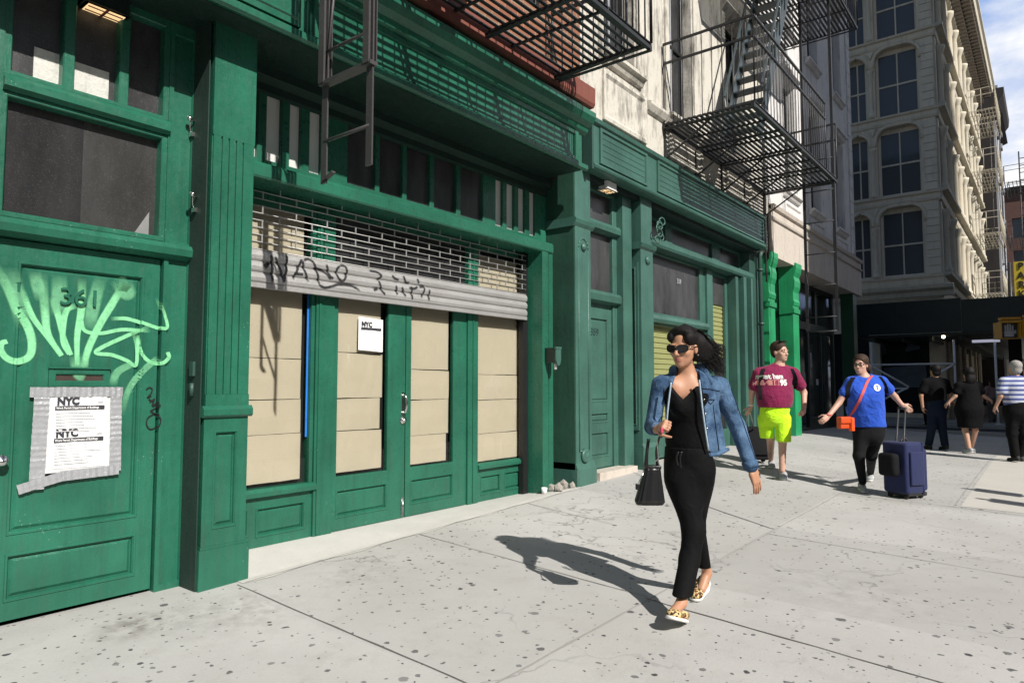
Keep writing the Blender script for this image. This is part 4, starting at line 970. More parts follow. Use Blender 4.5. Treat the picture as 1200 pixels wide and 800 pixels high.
for zb in FL:
    mb.profx([(0, zb-.42), (-.06, zb-.40), (-.10, zb-.30), (-.06, zb-.26), (-.06, zb-.14), (-.16, zb-.10), (-.18, zb-.03), (0, zb+.01)], 0, L+.06)
    for Y in (1.08, 2.2): mb.prism([(wx(Y)-.16, zb-.45), (wx(Y)+.16, zb-.45), (wx(Y)+.05, zb-.68), (wx(Y), zb-.78), (wx(Y)-.05, zb-.68)], -.10, -.001)
mb.profx([(0, 4.95), (-.1, 4.97), (-.15, 5.15), (-.35, 5.25), (-.40, 5.38), (0, 5.45)], 0, L+.4)
mb.build('belt_course', M['cast_iron_side'], GB)
mb = MB(side)
for zb in FL:
    for Y in (1.09, 2.2):
        x = wx(Y); mb.lathe((x, -.03, zb+.02), [(.13, 0), (.13, .14), (.10, .18), (.09, .25), (.083, 1.9), (.10, 1.93), (.14, 2.06), (.15, 2.12)], 12); mb.flush('column', M['cast_iron_side'], GB)
    n = 9
    for k in range(n): z = zb+.02+k*.325; mb.box(wx(-.80), wx(-.80)+.42, -.06, -.001, z+.012, z+.313)
    mb.flush('quoin_pier', M['cast_iron_side'], GB)
LX = 20.0
mb = MB(); holes = []
NB = 9; bw = LX/NB
for zb in FL:
    for k in range(NB): holes.append((XG+.5+bw*k+.35, XG+.5+bw*k+bw-.25, zb+.1, zb+2.75))
mb.slab(XG+.003, XG+LX+.8, 4.9, TOP-.4, YC, .45, holes); mb.box(XG+.6, XG+LX+.7, YC+.46, YC+9, 0, TOP-.5)
mb.build('front_wall', M['cast_iron'], GB)
mb = MB()
for zb in FL:
    mb.profx([(YC, zb-.45), (YC-.10, zb-.42), (YC-.14, zb-.3), (YC-.10, zb-.1), (YC-.34, zb-.05), (YC-.36, zb+.04), (YC, zb+.06)], XG-.05, XG+LX+.8)
mb.profx([(YC, TOP-1.2), (YC-.2, TOP-1.15), (YC-.25, TOP-.8), (YC-.4, TOP-.7), (YC-.45, TOP-.45), (YC-1.0, TOP-.35), (YC-1.05, TOP-.1), (YC-1.15, TOP), (YC-1.15, TOP+.15), (YC+.5, TOP+.25)], XG-.1, XG+LX+.9)
cn = mb.build('cornice', M['cast_iron'], GB)
mb = MB()
for k in range(46): x = XG+.1+k*.45; mb.box(x, x+.2, YC-.92, YC-.40, TOP-.78, TOP-.37); mb.box(x+.02, x+.18, YC-.55, YC-.25, TOP-1.1, TOP-.8); mb.flush('cornice_bracket', M['cornice_brown'], cn)
mb = MB()
for zb in FL:
    for k in range(NB+1):
        x = XG+.5+bw*k+.05; mb.lathe((x, YC-.14, zb+.06), [(.2, 0), (.2, .2), (.15, .25), (.135, .4), (.12, 2.2), (.15, 2.3), (.22, 2.5), (.24, 2.62)], 10); mb.flush('front_column', M['cast_iron'], GB)
    for k in range(NB): x = XG+.5+bw*k+.35; mb.tube([(x+.0+(bw-.6)*(.5-.5*math.cos(t)), YC-.06, zb+2.3+.55*math.sin(t)) for t in [math.pi*q/8 for q in range(9)]], .09, 6); mb.flush('window_arch', M['cast_iron'], GB)
    mb.box(XG+.02, XG+.34, YC-.07, YC-.001, zb+.06, zb+2.95); mb.flush('corner_pilaster', M['cast_iron'], GB)
mb = MB()
for (a, b, c, d) in holes: mb.box(a, b, YC+.30, YC+.31, c, d); mb.flush('window_pane', M['glass_blue'], GB)
# pale fire escape on its front
FE3 = thing('fire_escape', (46, YC-.7, 9), 'pale painted fire escape on the sunlit cast-iron front', 'fire escape', 'fire escapes')
for z in (6.2, 9.4, 12.8, 16.1):
    mb = MB(); platform(mb, 43.5, 48.5, YC-.3, YC-1.5, z, 9); mb.build('platform', M['cast_iron'], FE3)
    mb = MB(); railing(mb, [(43.5, YC-.3, 0), (43.5, YC-1.5, 0), (48.5, YC-1.5, 0), (48.5, YC-.3, 0)], z, 1.15, .6, .6, .03); mb.build('railing', M['cast_iron'], FE3)
mb = MB(); [mb.tube([(48.3, y, 6), (48.3, y, 17)], .03, 6) for y in (YC-1.0, YC-1.45)]; mb.build('ladder', M['iron_grey'], FE3)
# ground floor under the shed
mb = MB(side); hs = [(wx(4.2), wx(1.5), .5, 3.6), (wx(1.1), wx(-.7), .2, 3.4)]
mb.slab(0, L, 0, 4.9, .1, .4, hs); mb.build('ground_floor', M['cast_iron_side'], GB)
mb = MB(side); mb.box(wx(4.3), L-.4, .35, .37, .1, 3.7); mb.build('shop_pane', M['glass_clean'], GB)
mb = MB()
for k in range(6): mb.box(33+k*2.9, 33.5+k*2.9, YC-.12, YC-.001, 0, 4.9); mb.flush('ground_pilaster', M['cast_iron'], GB)
mb = MB(side)
for (a, b, c, d) in ((wx(1.25), wx(.9), 2.6, 3.5), (wx(.2), wx(-.35), 2.75, 3.5), (wx(1.2), wx(-.6), 1.2, 2.2)): mb.prism([(a, c), (b, c+.1), (b-.1, d), (a+.2, d-.1)], .30, .345); mb.flush('window_poster', bpy.data.materials.get('faded_posters') or simple('faded_posters', (.10, .13, .17), .5, 0, .6, 3), GB)

# dark neighbour, brick block, parking sign
mb = MB()
DB = thing('dark_building', (56, -2, 0), 'narrow dark building with heavy cornice beyond the cast-iron one', 'building')
a = onX(1142, 107, 54.5); b = onX(1162, 104, 54.5)
mb.box(54.5, 62, b.y, 6, 0, a.z); mb.build('side_wall', M['far_dark'], DB)
mb = MB(); fy = b.y
mb.box(54.7, 62, fy-.12, fy-.001, 0, a.z-2.2)
for k in range(2):
    for j in range(6): mb.box(55.2+k*2.9, 56.1+k*2.9, fy-.3, fy-.121, 3+j*3.2, 3.25+j*3.2); mb.box(55.2+k*2.9, 56.1+k*2.9, fy-.3, fy-.121, 5.2+j*3.2, 5.5+j*3.2)
mb.build('front_wall', M['far_white'], DB)
mb = MB()
for k in range(2):
    for j in range(6): mb.box(55.3+k*2.9, 56.0+k*2.9, fy-.14, fy-.122, 3.25+j*3.2, 5.2+j*3.2); mb.flush('window_pane', M['glass_blue'], DB)
mb = MB(); mb.profx([(fy, a.z-2.0), (fy-.5, a.z-1.8), (fy-.3, a.z-1), (fy-.6, a.z-.6), (fy-.65, a.z-.1), (fy, a.z-.05)], 54.6, 62); mb.build('cornice', M['far_dark'], DB)
FE4 = thing('fire_escape', (59, fy-.8, 9), 'dark distant fire escape sticking out of the narrow dark building', 'fire escape', 'fire escapes')
for z in (7.5, 11.2, 15.0):
    mb = MB(); platform(mb, 56, 61, fy-.4, fy-1.7, z, 7); railing(mb, [(56, fy-.4, 0), (56, fy-1.7, 0), (61, fy-1.7, 0), (61, fy-.4, 0)], z, 1.1, .7, .6, .03); mb.build('balcony', M['iron'], FE4)
mb = MB(); [mb.tube([(58, y, 4), (58, y, 17.5)], .04, 6) for y in (fy-1.2, fy-1.65)]; [mb.tube([(58, fy-1.2, 4+.5*k), (58, fy-1.65, 4+.5*k)], .03, 5) for k in range(27)]; mb.build('ladder', M['iron'], FE4)
BB = thing('brick_building', (95, -8, 0), 'dark red brick block at the end of the street behind the parking sign', 'building')
p0 = onX(1176, 222, 92); p1 = onX(1240, 222, 92); zt_ = p0.z
bw2 = [(p0.y-k*2.4-1.7, p0.y-k*2.4-.6, 3+j*3.6, 5.2+j*3.6) for k in range(5) for j in range(6) if 5.4+j*3.6 < zt_-1]
xf = lambda x, y, z: (92+y, -x, z)
mb = MB(xf); mb.slab(-p0.y-3, -p0.y+14, 0, zt_, 0, .3, [(-b_, -a_, c_, d_) for a_, b_, c_, d_ in bw2]); mb.build('brick_wall', M['brick_far'], BB)
mb = MB(xf); mb.box(-p0.y-3, -p0.y+14, .31, 8, 0, zt_-.2); mb.build('inner_core', M['glass_blue'], BB)
mb = MB(xf); mb.profx([(0, zt_-.6), (-.4, zt_-.4), (-.5, zt_), (0, zt_+.1)], -p0.y-3, -p0.y+14); mb.build('cornice', M['far_dark'], BB)
pa = onX(1187.5, 307, 48); pb = onX(1206, 349, 48)
PS = thing('parking_sign', (48, (pa.y+pb.y)/2, pb.z), 'yellow vertical parking sign with letters P A R K above the dark shed', 'sign')
mb = MB(); mb.box(48, 48.25, pb.y, pa.y, pb.z-1.8, pa.z); mb.build('sign_box', simple('yellow_sign_face', (.50, .40, .03), .5), PS)
hgt = (pa.z-pb.z)/4
for k, ch in enumerate('PARK'):
    text(ch, hgt*1.02, M['marker'], (47.98, (pa.y+pb.y)/2, pa.z-hgt*(k+1)+hgt*.16), (0, -1, 0), (0, 0, 1), 'letter', PS, .01, 'CENTER', .008)
mb = MB(); mb.tube([(48.1, pa.y+.2, 0), (48.1, pa.y+.2, pa.z)], .1, 8); mb.build('post', M['iron'], PS)

# pavement shed
SH = thing('pavement_shed', (29, 0, 0), 'dark green construction shed on steel posts over the far pavement', 'scaffold')
XS = 28.5
mb = MB()
ya, yb = 1.6, -2.13
mb.box(XS, XS+.05, yb+.003, ya, 3.25, 4.44); mb.box(XS+.02, XS+.07, -7.5, yb-.003, 3.22, 4.38)
mb.box(XS+.05, 62, -7.0, -6.95, 3.25, 4.35); mb.build('parapet', M['black_green'], SH)
mb = MB(); mb.box(XS+.08, 62, -6.9, 1.3, 3.15, 3.24)
for k in range(9): mb.box(XS+.3, 62, -6.6+k*.9, -6.5+k*.9, 2.98, 3.148)
mb.build('deck', M['black_green'], SH)
posts = [(XS+.2, y) for y in (.79, -1.86, -3.05, -5.6)]
for (x, y) in posts:
    mb = MB(); mb.tube([(x, y, .03), (x, y, 2.98)], .038, 8); mb.box(x-.1, x+.1, y-.1, y+.1, .03, .05); mb.build('post', M['post_grey'], SH)
for k in range(1, 6):
    for y in (.79, -6.3):
        mb = MB(); mb.tube([(XS+.2+k*4, y, .03), (XS+.2+k*4, y, 2.98)], .038, 8); mb.build('post', M['iron_grey'], SH)
def rail(a, b, n='brace'):
    mb = MB(); mb.tube([a, b], .036, 8); mb.build(n, M['post_grey'], SH)
x = XS+.14
rail((x, 1.5, 2.13), (x, -1.9, 2.13), 'cross_rail'); rail((x, 1.5, 1.24), (x, -.38, 1.24), 'cross_rail')
rail((x-.05, .79, 2.10), (x-.05, -.42, 1.30)); rail((x-.05, -.40, 1.28), (x-.05, .79, .62)); rail((x-.05, -.8, 1.42), (x-.05, -1.84, 2.1))
mb = MB(); mb.box(XS+.15, XS+.25, 2.5, -1.9, .05, .10) if 0 else mb.box(XS-.1, XS+.35, -1.9, 1.4, .04, .12); mb.build('sill_timber', M['pave_plain'], SH)
mb = MB(); mb.tube([(XS+.2, -2.4, 2.9), (XS+.2, -3.2, 2.9)], .05, 8); mb.build('tube_lamp', M['tube_glow'], SH)
p = onX(1105.5, 394.5, XS+.6); mb = MB(); mb.lathe((p.x, p.y, p.z), [(0, -.05), (.045, -.03), (.05, .02), (.02, .05), (0, .05)], 10); mb.build('bulb', M['lampspot'], SH)
mb = MB()
for x0, y0 in ((31.8, -3.5), (31.9, -4.6)): mb.box(x0, x0+.3, y0-.2, y0+.2, 0, 3.1); mb.flush('pillar', M['far_dark'], SH)

# pedestrian signals
def ped_signal(px, py, label, open_hand):
    p = onX(px, py, 20.0); t = thing('pedestrian_signal', (20, p.y, p.z), label, 'traffic light', 'pedestrian signals')
    c = .2
    yl = paint('signal_yellow_paint', (.50, .255, .02), .45, .7) if 'signal_yellow_paint' not in bpy.data.materials else bpy.data.materials['signal_yellow_paint']
    mb = MB(lambda x, y, z: (20+x*.9+y*.43, p.y-(y*.9-x*.43), p.z+z))
    mb.box(0, .3, -c, c, -c*1.0, c*1.0); mb.box(-.12, 0, -c-.01, c+.01, c*.9, c+.02); mb.box(-.12, 0, -c-.01, -c+.01, -c, c*.9); mb.box(-.12, 0, c-.01, c+.01, -c, c*.9)
    mb.box(.05, .22, -.12, .3, c+.06, c+.12); mb.tube([(.12, 0, c), (.12, 0, c+.09)], .04, 8); mb.build('housing', yl, t)
    mb = MB(mb.xf); mb.box(-.012, -.002, -c*.9, c*.9, -c*.9, c*.86); lens = mb.build('lens', simple('dark_lens_%d' % open_hand, (.03, .03, .035), .25), t)
    mb = MB(mb.xf)
    if open_hand:
        mb.box(-.02, -.013, -.10, .10, -.15, -.02)
        for k in range(4): mb.box(-.02, -.013, -.09+k*.05, -.055+k*.05, -.02, .12+.03*(k in (1, 2)))
        mb.box(-.02, -.013, .10, .15, -.08, 0)
    else:
        mb.box(-.02, -.013, -.04, .06, -.05, .10); mb.lathe((-.016, .02, .15), [(0, -.04), (.04, 0), (0, .04)], 8); mb.bar((-.016, 0, -.05), (-.016, -.08, -.18), .04); mb.bar((-.016, .03, -.05), (-.016, .09, -.18), .04)
    mb.build('hand_symbol' if open_hand else 'walker_symbol', M['far_white'], lens)
    mb = MB(); mb.tube([(20.25, p.y-.25, -.1), (20.25, p.y-.25, p.z+.45)], .05, 10); mb.build('pole', M['iron_grey'], t) if not open_hand else None
ped_signal(1182, 387, 'yellow pedestrian signal box with pale walker symbol, left of the pair', 1)
ped_signal(1211, 384, 'yellow pedestrian signal box cut by the right edge of the photo', 0)

# unseen posts added outside the view to cast shadow streaks on the pavement
for k, (tx, ty, h) in enumerate(((1122, 571, 2.6), (1139, 583, 2.3))):
    tp = gpt(tx, ty); q = h/.86; bx_, by_ = tp.x-.30*q, tp.y-q; zb_ = gz(bx_, by_)
    t = thing('shadow_post', (bx_, by_, zb_), ['taller unseen post added to cast a shadow on the pavement', 'shorter unseen post added to cast a shadow on the pavement'][k], 'sign', 'unseen shadow-casting posts')
    mb = MB(); mb.tube([(bx_, by_, zb_), (bx_, by_, zb_+h)], .045, 8); mb.build('post', M['steel'], t)
    mb = MB(); mb.box(bx_-.15, bx_+.15, by_-.052, by_-.047, zb_+h-.5, zb_+h-.05); mb.build('plate', M['white_paint'], t)

# ================================================================== ACROSS THE AVENUE (behind the viewer; it shades the far pavement)
def opposite(name, x0, x1, h, mat, label):
    t = thing(name, ((x0+x1)/2, -23, 0), label, 'building', 'buildings across the avenue')
    xf = lambda x, y, z: (-x, -22-y, z)
    hs = []; n = max(2, int((x1-x0)/2.6)); bw = (x1-x0)/n
    for k in range(n):
        z = 4.5
        while z+2.2 < h-.8: hs.append((-x1+k*bw+.7, -x1+(k+1)*bw-.7, z, z+2.0)); z += 3.4
    hs = hs[:90]
    mb = MB(xf); mb.slab(-x1, -x0, -.1, h, 0, .3, hs); mb.build('wall', mat, t)
    mb = MB(xf); mb.box(-x1+.02, -x0-.02, .3, 12, -.1, h-.02); mb.build('core', M['glass_blue'], t)
rb = M['brick_far']
opposite('brick_building', -60, -22, 13.5, rb, 'low brick row across the avenue at the west end')
opposite('brick_building', -21.9, 10.3, 12.5, M['cast_iron_side'], 'low grey building across the avenue facing the boarded shop')
opposite('office_building', 10.55, 27.2, 42, M['far_dark'], 'tall dark block across the avenue that shades the corner')
opposite('brick_building', 27.3, 34, 24, rb, 'mid-rise brick building across the avenue beside the tall block')
opposite('brick_building', 34.1, 110, 12, M['cast_iron_side'], 'long low building across the avenue at the east end')
# ================================================================== FIGURES (implicit surfaces meshed as one skin)
class SDF:
    def __init__(s): s.ops = []
    def cap(s, a, b, ra, rb=None, k=.02, flat=None, sub=False):
        # tapered limb; flat = (axis, ratio): squeezed along that axis
        a = np.array(a, float); b = np.array(b, float); rb = ra if rb is None else rb
        m = max(ra, rb)*1.05
        def f(P):
            d = b-a; L = max(d@d, 1e-9); v = P-a; t = np.clip((v@d)/L, 0, 1)
            q = v-t[..., None]*d; r = ra+(rb-ra)*t
            if flat is not None:
                ax, rt = flat; ax = np.array(ax)/np.linalg.norm(ax); w = q@ax; q = q+np.multiply.outer(w*(1/rt-1), ax)
                return (np.sqrt((q*q).sum(-1))-r)*max(rt, .6)
            return np.sqrt((q*q).sum(-1))-r
        s.ops.append((f, np.minimum(a, b)-m, np.maximum(a, b)+m, k, sub)); return s
    def ell(s, c, r, axes=None, k=.02, sub=False):
        c = np.array(c, float); r = np.array(r, float); A = np.eye(3) if axes is None else np.array([np.array(x)/np.linalg.norm(x) for x in axes])
        ext = np.sqrt(((A*r[:, None])**2).sum(0))*1.05
        def f(P):
            q = ((P-c)@A.T); k0 = np.sqrt(((q/r)**2).sum(-1)); k1 = np.sqrt(((q/(r*r))**2).sum(-1))+1e-9
            return k0*(k0-1)/k1
        s.ops.append((f, c-ext, c+ext, k, sub)); return s
    def cut(s, fn): s.ops.append((fn, None, None, 0, 'cut')); return s      # keep where fn < 0
    def mesh(s, h):
        lo = np.min([o[1] for o in s.ops if o[4] is False], axis=0)-3*h; hi = np.max([o[2] for o in s.ops if o[4] is False], axis=0)+3*h
        n = np.ceil((hi-lo)/h).astype(int)+1
        D = np.full(n, 1.0, np.float32)
        ax = [lo[i]+h*np.arange(n[i]) for i in range(3)]
        for f, a, b, k, sub in s.ops:
            if a is None: i0 = np.zeros(3, int); i1 = n
            else:
                mg = k+2.5*h; i0 = np.maximum(((a-mg-lo)/h).astype(int), 0); i1 = np.minimum(((b+mg-lo)/h).astype(int)+2, n)
                if (i1 <= i0).any(): continue
            sl = tuple(slice(i0[i], i1[i]) for i in range(3))
            P = np.stack(np.meshgrid(*[ax[i][sl[i]] for i in range(3)], indexing='ij'), -1)
            v = f(P).astype(np.float32); c = D[sl]
            if sub is False:
                if k > 0:
                    hh = np.maximum(k-np.abs(c-v), 0)/k; D[sl] = np.minimum(c, v)-hh*hh*k*.25
                else: D[sl] = np.minimum(c, v)
            elif sub is True: D[sl] = np.maximum(c, -v)
            else: D[sl] = np.maximum(c, v)
        S = D < 0
        cnt = np.zeros(n-1, np.int8)
        for dx in (0, 1):
            for dy in (0, 1):
                for dz in (0, 1): cnt += S[dx:n[0]-1+dx, dy:n[1]-1+dy, dz:n[2]-1+dz]
        mixed = (cnt > 0) & (cnt < 8); idx = np.argwhere(mixed); vid = np.full(n-1, -1, np.int32); vid[mixed] = np.arange(len(idx))
        acc = np.zeros((len(idx), 3)); num = np.zeros(len(idx))
        cor = [(0, 0, 0), (1, 0, 0), (0, 1, 0), (1, 1, 0), (0, 0, 1), (1, 0, 1), (0, 1, 1), (1, 1, 1)]
        dv = [D[idx[:, 0]+c[0], idx[:, 1]+c[1], idx[:, 2]+c[2]] for c in cor]
        for i in range(8):
            for j in range(i+1, 8):
                if sum(abs(cor[i][q]-cor[j][q]) for q in range(3)) != 1: continue
                m = (dv[i] < 0) != (dv[j] < 0); t = np.where(m, dv[i]/(dv[i]-dv[j]+1e-12), 0)
                p = np.array(cor[i])+t[:, None]*(np.array(cor[j])-np.array(cor[i])); acc += np.where(m[:, None], p, 0); num += m
        V = lo+h*(idx+acc/np.maximum(num, 1)[:, None])
        F = []
        for axn in range(3):
            o = [q for q in range(3) if q != axn]
            s0 = [slice(1, -1)]*3; s1 = [slice(1, -1)]*3; s0[axn] = slice(0, -1); s1[axn] = slice(1, None)
            A, B = S[tuple(s0)], S[tuple(s1)]; ch = np.argwhere(A != B)
            if not len(ch): continue
            sg_ = A[tuple(ch.T)]; base = ch.copy(); base[:, o[0]] += 1; base[:, o[1]] += 1
            def cell(d0, d1):
                c = base.copy(); c[:, o[0]] -= d0; c[:, o[1]] -= d1; return vid[c[:, 0], c[:, 1], c[:, 2]]
            q = np.stack([cell(1, 1), cell(0, 1), cell(0, 0), cell(1, 0)], 1)
            flip = sg_ if axn != 1 else ~sg_
            q[~flip] = q[~flip][:, ::-1]; F.append(q)
        F = np.concatenate(F); F = F[(F >= 0).all(1)]
        return V, F
    def build(s, name, mat, parent, h=.008, smooth=1):
        V, F = s.mesh(h)
        for _ in range(smooth):                               # light laplacian smoothing
            nb = np.zeros_like(V); c = np.zeros(len(V))
            for i in range(4):
                a, b = F[:, i], F[:, (i+1) % 4]
                np.add.at(nb, a, V[b]); np.add.at(nb, b, V[a]); np.add.at(c, a, 1); np.add.at(c, b, 1)
            V = V*.5+nb/np.maximum(c, 1)[:, None]*.5
        off = np.array(wloc(parent)); me = bpy.data.meshes.new(name)
        me.from_pydata((V-off).tolist(), [], F.tolist()); me.polygons.foreach_set('use_smooth', [True]*len(me.polygons))
        me.materials.append(mat); o = bpy.data.objects.new(name, me); COL.objects.link(o); o.parent = parent
        return o

def A(v): return np.array(v, float)
def unit(v): v = A(v); return v/np.linalg.norm(v)
def halfspace(p, n):                                          # keeps the side n points away from
    p = A(p); n = unit(n); return lambda P: (P-p)@n
def skin(name, c):
    t = NT(name); P = t.pos(); n = t.noise(25, 4, .6, P)
    col = t.mix(dk(c, .88), dk(c, 1.1), n); t.bump(t.noise(160, 3, .6, P), .12, .004)
    t.b.inputs['Subsurface Weight'].default_value = .12; t.b.inputs['Subsurface Radius'].default_value = (.02, .008, .004); t.b.inputs['Subsurface Scale'].default_value = .3
    return t.base(col, .48, 0, .4)
def hairmat(name, c):
    t = NT(name); s = t.noise(26, 5, .7, t.scaled(1, 1, .25)); s2 = t.noise(90, 3, .7, t.scaled(1, 1, .12))
    col = t.mix(dk(c, .6), dk(c, 1.9), s2); t.bump(t.math('ADD', s, s2), .45, .012); return t.base(col, .62, 0, .22)
M['skin_tan'] = skin('tan_skin', (.46, .24, .15)); M['skin_fair'] = skin('fair_skin', (.55, .33, .25)); M['skin_rosy'] = skin('rosy_skin', (.50, .29, .21))
M['hair_black'] = hairmat('black_hair', (.006, .005, .005)); M['hair_brown'] = hairmat('dark_brown_hair', (.035, .020, .013)); M['hair_grey'] = hairmat('grey_hair', (.26, .25, .24))
M['lens'] = simple('dark_sunglass', (.008, .008, .009), .12, 0, .1, 5, 0); M['lips'] = simple('lips', (.36, .11, .09), .4, 0, .1, 30, 0)
M['black_cloth'] = fabric('black_drapey_cloth', (.0045, .0045, .005), .8, 500, 7, .6, .25)
M['black_top'] = fabric('black_camisole', (.004, .004, .0045), .75, 500, 8, .5, .25)
M['black_leather'] = simple('black_leather', (.010, .010, .011), .32, 0, .2, 10, .1)
M['navy_cloth'] = fabric('navy_denim', (.012, .018, .035), .9, 500, 12, .5)
M['shirt_black'] = fabric('black_tee', (.005, .005, .006), .9, 500, 8, .5)
M['maroon'] = fabric('maroon_tee', (.20, .010, .060), .85, 500, 11, 1.0)
M['neon'] = fabric('neon_yellow_shorts', (.52, .90, .015), .8, 500, 11, 1.0, .08)
M['blue_tee'] = fabric('royal_blue_tee', (.018, .085, .52), .85, 500, 11, 1.0)
M['legging'] = fabric('dark_leggings', (.012, .012, .014), .8, 500, 10, .3)
M['case_blue'] = fabric('navy_suitcase_cloth', (.014, .020, .075), .8, 700, 12, .2)
M['case_black'] = fabric('black_suitcase_cloth', (.010, .010, .012), .8, 700, 12, .2)
M['orange'] = simple('orange_red_leather', (.62, .075, .015), .45, 0, .15, 10, .1)
M['strap_red'] = simple('coral_strap', (.62, .09, .075), .55, 0, .1, 10, .1)
M['shoe_grey'] = simple('grey_trainer', (.34, .35, .37), .6, 0, .35, 40, .2); M['sole'] = simple('white_rubber_sole', (.72, .71, .68), .6, 0, .08)
def denim():
    t = NT('faded_denim'); n1 = t.noise(5.5, 5, .65); n2 = t.noise(400, 2, .5); n3 = t.noise(34, 5, .7, t.scaled(1, 1, .5))
    col = t.mix((.020, .048, .105), (.105, .185, .305), t.ramp(n1, [(.38, 0), (.66, 1)])); col = t.mix(col, (.20, .29, .40), t.math('MULTIPLY', t.ramp(n3, [(.55, 0), (.75, 1)]), .5))
    t.bump(t.math('ADD', t.noise(14, 3, .6, None, .8), t.math('MULTIPLY', n2, .05)), .7, .02); return t.base(col, .9, 0, .2)
M['denim'] = denim(); M['denim_pale'] = fabric('pale_denim_lining', (.34, .43, .52), .9, 400, 16, .4)
def leopard():
    t = NT('leopard_print'); P = t.tc.outputs['Object']
    wv = t.n('TexNoise', Scale=40.0); t.t.links.new(P, wv.inputs['Vector'])
    v = t.n('TexVoronoi', Scale=62.0); v.feature = 'SMOOTH_F1'; v.inputs['Smoothness'].default_value = .2; t.t.links.new(P, v.inputs['Vector'])
    d = t.math('ADD', v.outputs['Distance'], t.math('MULTIPLY', t.math('SUBTRACT', wv.outputs['Fac'], .5), .5))
    col = t.ramp(d, [(0, (.30, .12, .035)), (.20, (.34, .15, .05)), (.24, (.010, .008, .007)), (.50, (.012, .009, .008)), (.55, (.66, .46, .22))], 'LINEAR')
    return t.base(col, .7, 0, .3)
M['leopard'] = leopard()

def head(S, c, f, u, s=1.0, jaw=1.0, nose=1.0, wide=1.0):
    """head in the body's implicit surface; c = centre at eye level, f = facing, u = up"""
    f = unit(f); u = unit(A(u)-f*(A(u)@f)); r = np.cross(f, u)
    p = lambda x, y, z: A(c)+(r*x+f*y+u*z)*s
    ax = [r, f, u]; E = lambda x, y, z, a, b, d, k=.015: S.ell(p(x, y, z), (a*s*wide, b*s, d*s), ax, k*s)
    E(0, -.018, .040, .074, .094, .082); E(0, .012, -.02, .063, .076, .085, .02); E(0, .035, -.070, .041*jaw, .052, .046, .03)
    E(0, .066, -.098, .020*jaw, .018, .016, .02)
    for q in (-1, 1):
        E(.040*q, .055, -.026, .022, .022, .020, .02); E(.034*q, .078, .022, .024, .012, .008, .012)
        E(.073*q/wide, -.012, -.008, .010, .019, .032, .006); S.ell(p(.031*q, .094, .0), (.017*s, .012*s, .010*s), ax, .0, True)
        E(.031*q, .076, .0, .014, .013, .012, .004)
    S.cap(p(0, .086, .010), p(0, .107*nose, -.032), .009*s, .0125*s, .010*s); E(.011, .094, -.036, .008, .010, .007, .008); E(-.011, .094, -.036, .008, .010, .007, .008)
    S.cap(p(-.018, .080, -.062), p(.018, .080, -.062), .008*s, None, .008*s); S.cap(p(-.014, .079, -.073), p(.014, .079, -.073), .008*s, None, .008*s)
    return p, ax
def face_parts(par, p, s, glasses=None, lips=True, brow='hair_black', eyes=True, smile=False):
    if lips:
        mb = MB()
        for z, rr in ((-.0615, .0052), (-.0715, .006)): mb.tube([p(x, .0905-abs(x)*.35, z+(abs(x)*.25 if smile else 0)) for x in (-.021, -.01, 0, .01, .021)], [rr*s*.5, rr*s, rr*s*1.05, rr*s, rr*s*.5], 8)
        mb.build('lips', M['lips'], par)
    if smile:
        mb = MB(); mb.tube([p(x, .0925-abs(x)*.35, -.0668+abs(x)*.22) for x in (-.017, -.008, 0, .008, .017)], .0038*s, 6); mb.build('teeth', M['sole'], par)
    mb = MB()
    for q in ((-1, 1) if brow else ()):
        mb.tube([p(q*x, y, z) for x, y, z in ((.014, .093, .022), (.03, .09, .029), (.048, .078, .024))], [.003*s, .0045*s, .002*s], 6); mb.flush('eyebrow', M[brow], par)
    if eyes:
        mb = MB()
        for q in (-1, 1): mb.lathe(p(.031*q, .087, .001), [(0, -.006*s), (.007*s, -.004*s), (.009*s, 0), (.007*s, .004*s), (0, .006*s)], 8)
        mb.build('eyes', M['lens'], par)
    if glasses:
        mb = MB(); z0 = glasses.get('z', 0); y0 = glasses.get('y', .100)
        for q in (-1, 1):
            w, h_ = (.034, .0215) if glasses.get('big') else (.026, .017)
            pts = []
            for k in range(14):
                a = 2*math.pi*k/14; cx, cz = math.cos(a), math.sin(a); e = .6; X = math.copysign(abs(cx)**e, cx)*w; Z = math.copysign(abs(cz)**e, cz)*h_
                pts.append((.0365*q+X, y0-.012*abs((.0365*q+X))/.034*.9, z0+Z+(.003*q*X/w)+.001))
            if glasses.get('big'):
                mb.add([p(*v) for v in pts]+[p(x, y-.006, z) for x, y, z in pts], [tuple(range(14)), tuple(range(27, 13, -1))]+[(i, (i+1) % 14, 14+(i+1) % 14, 14+i) for i in range(14)])
            mb.tube([p(*v) for v in pts+pts[:1]], .0032*s, 6)
            mb.tube([p(.066*q, y0-.02, z0+.008), p(.080*q, .03, z0+.008), p(.082*q, -.02, z0+.004)], .0035*s, 6)
        mb.tube([p(-.012, y0, z0+.006), p(0, y0+.003, z0+.008), p(.012, y0, z0+.006)], .0035*s, 6)
        mb.build('sunglasses' if glasses.get('big') else 'spectacles', M['lens'], par)
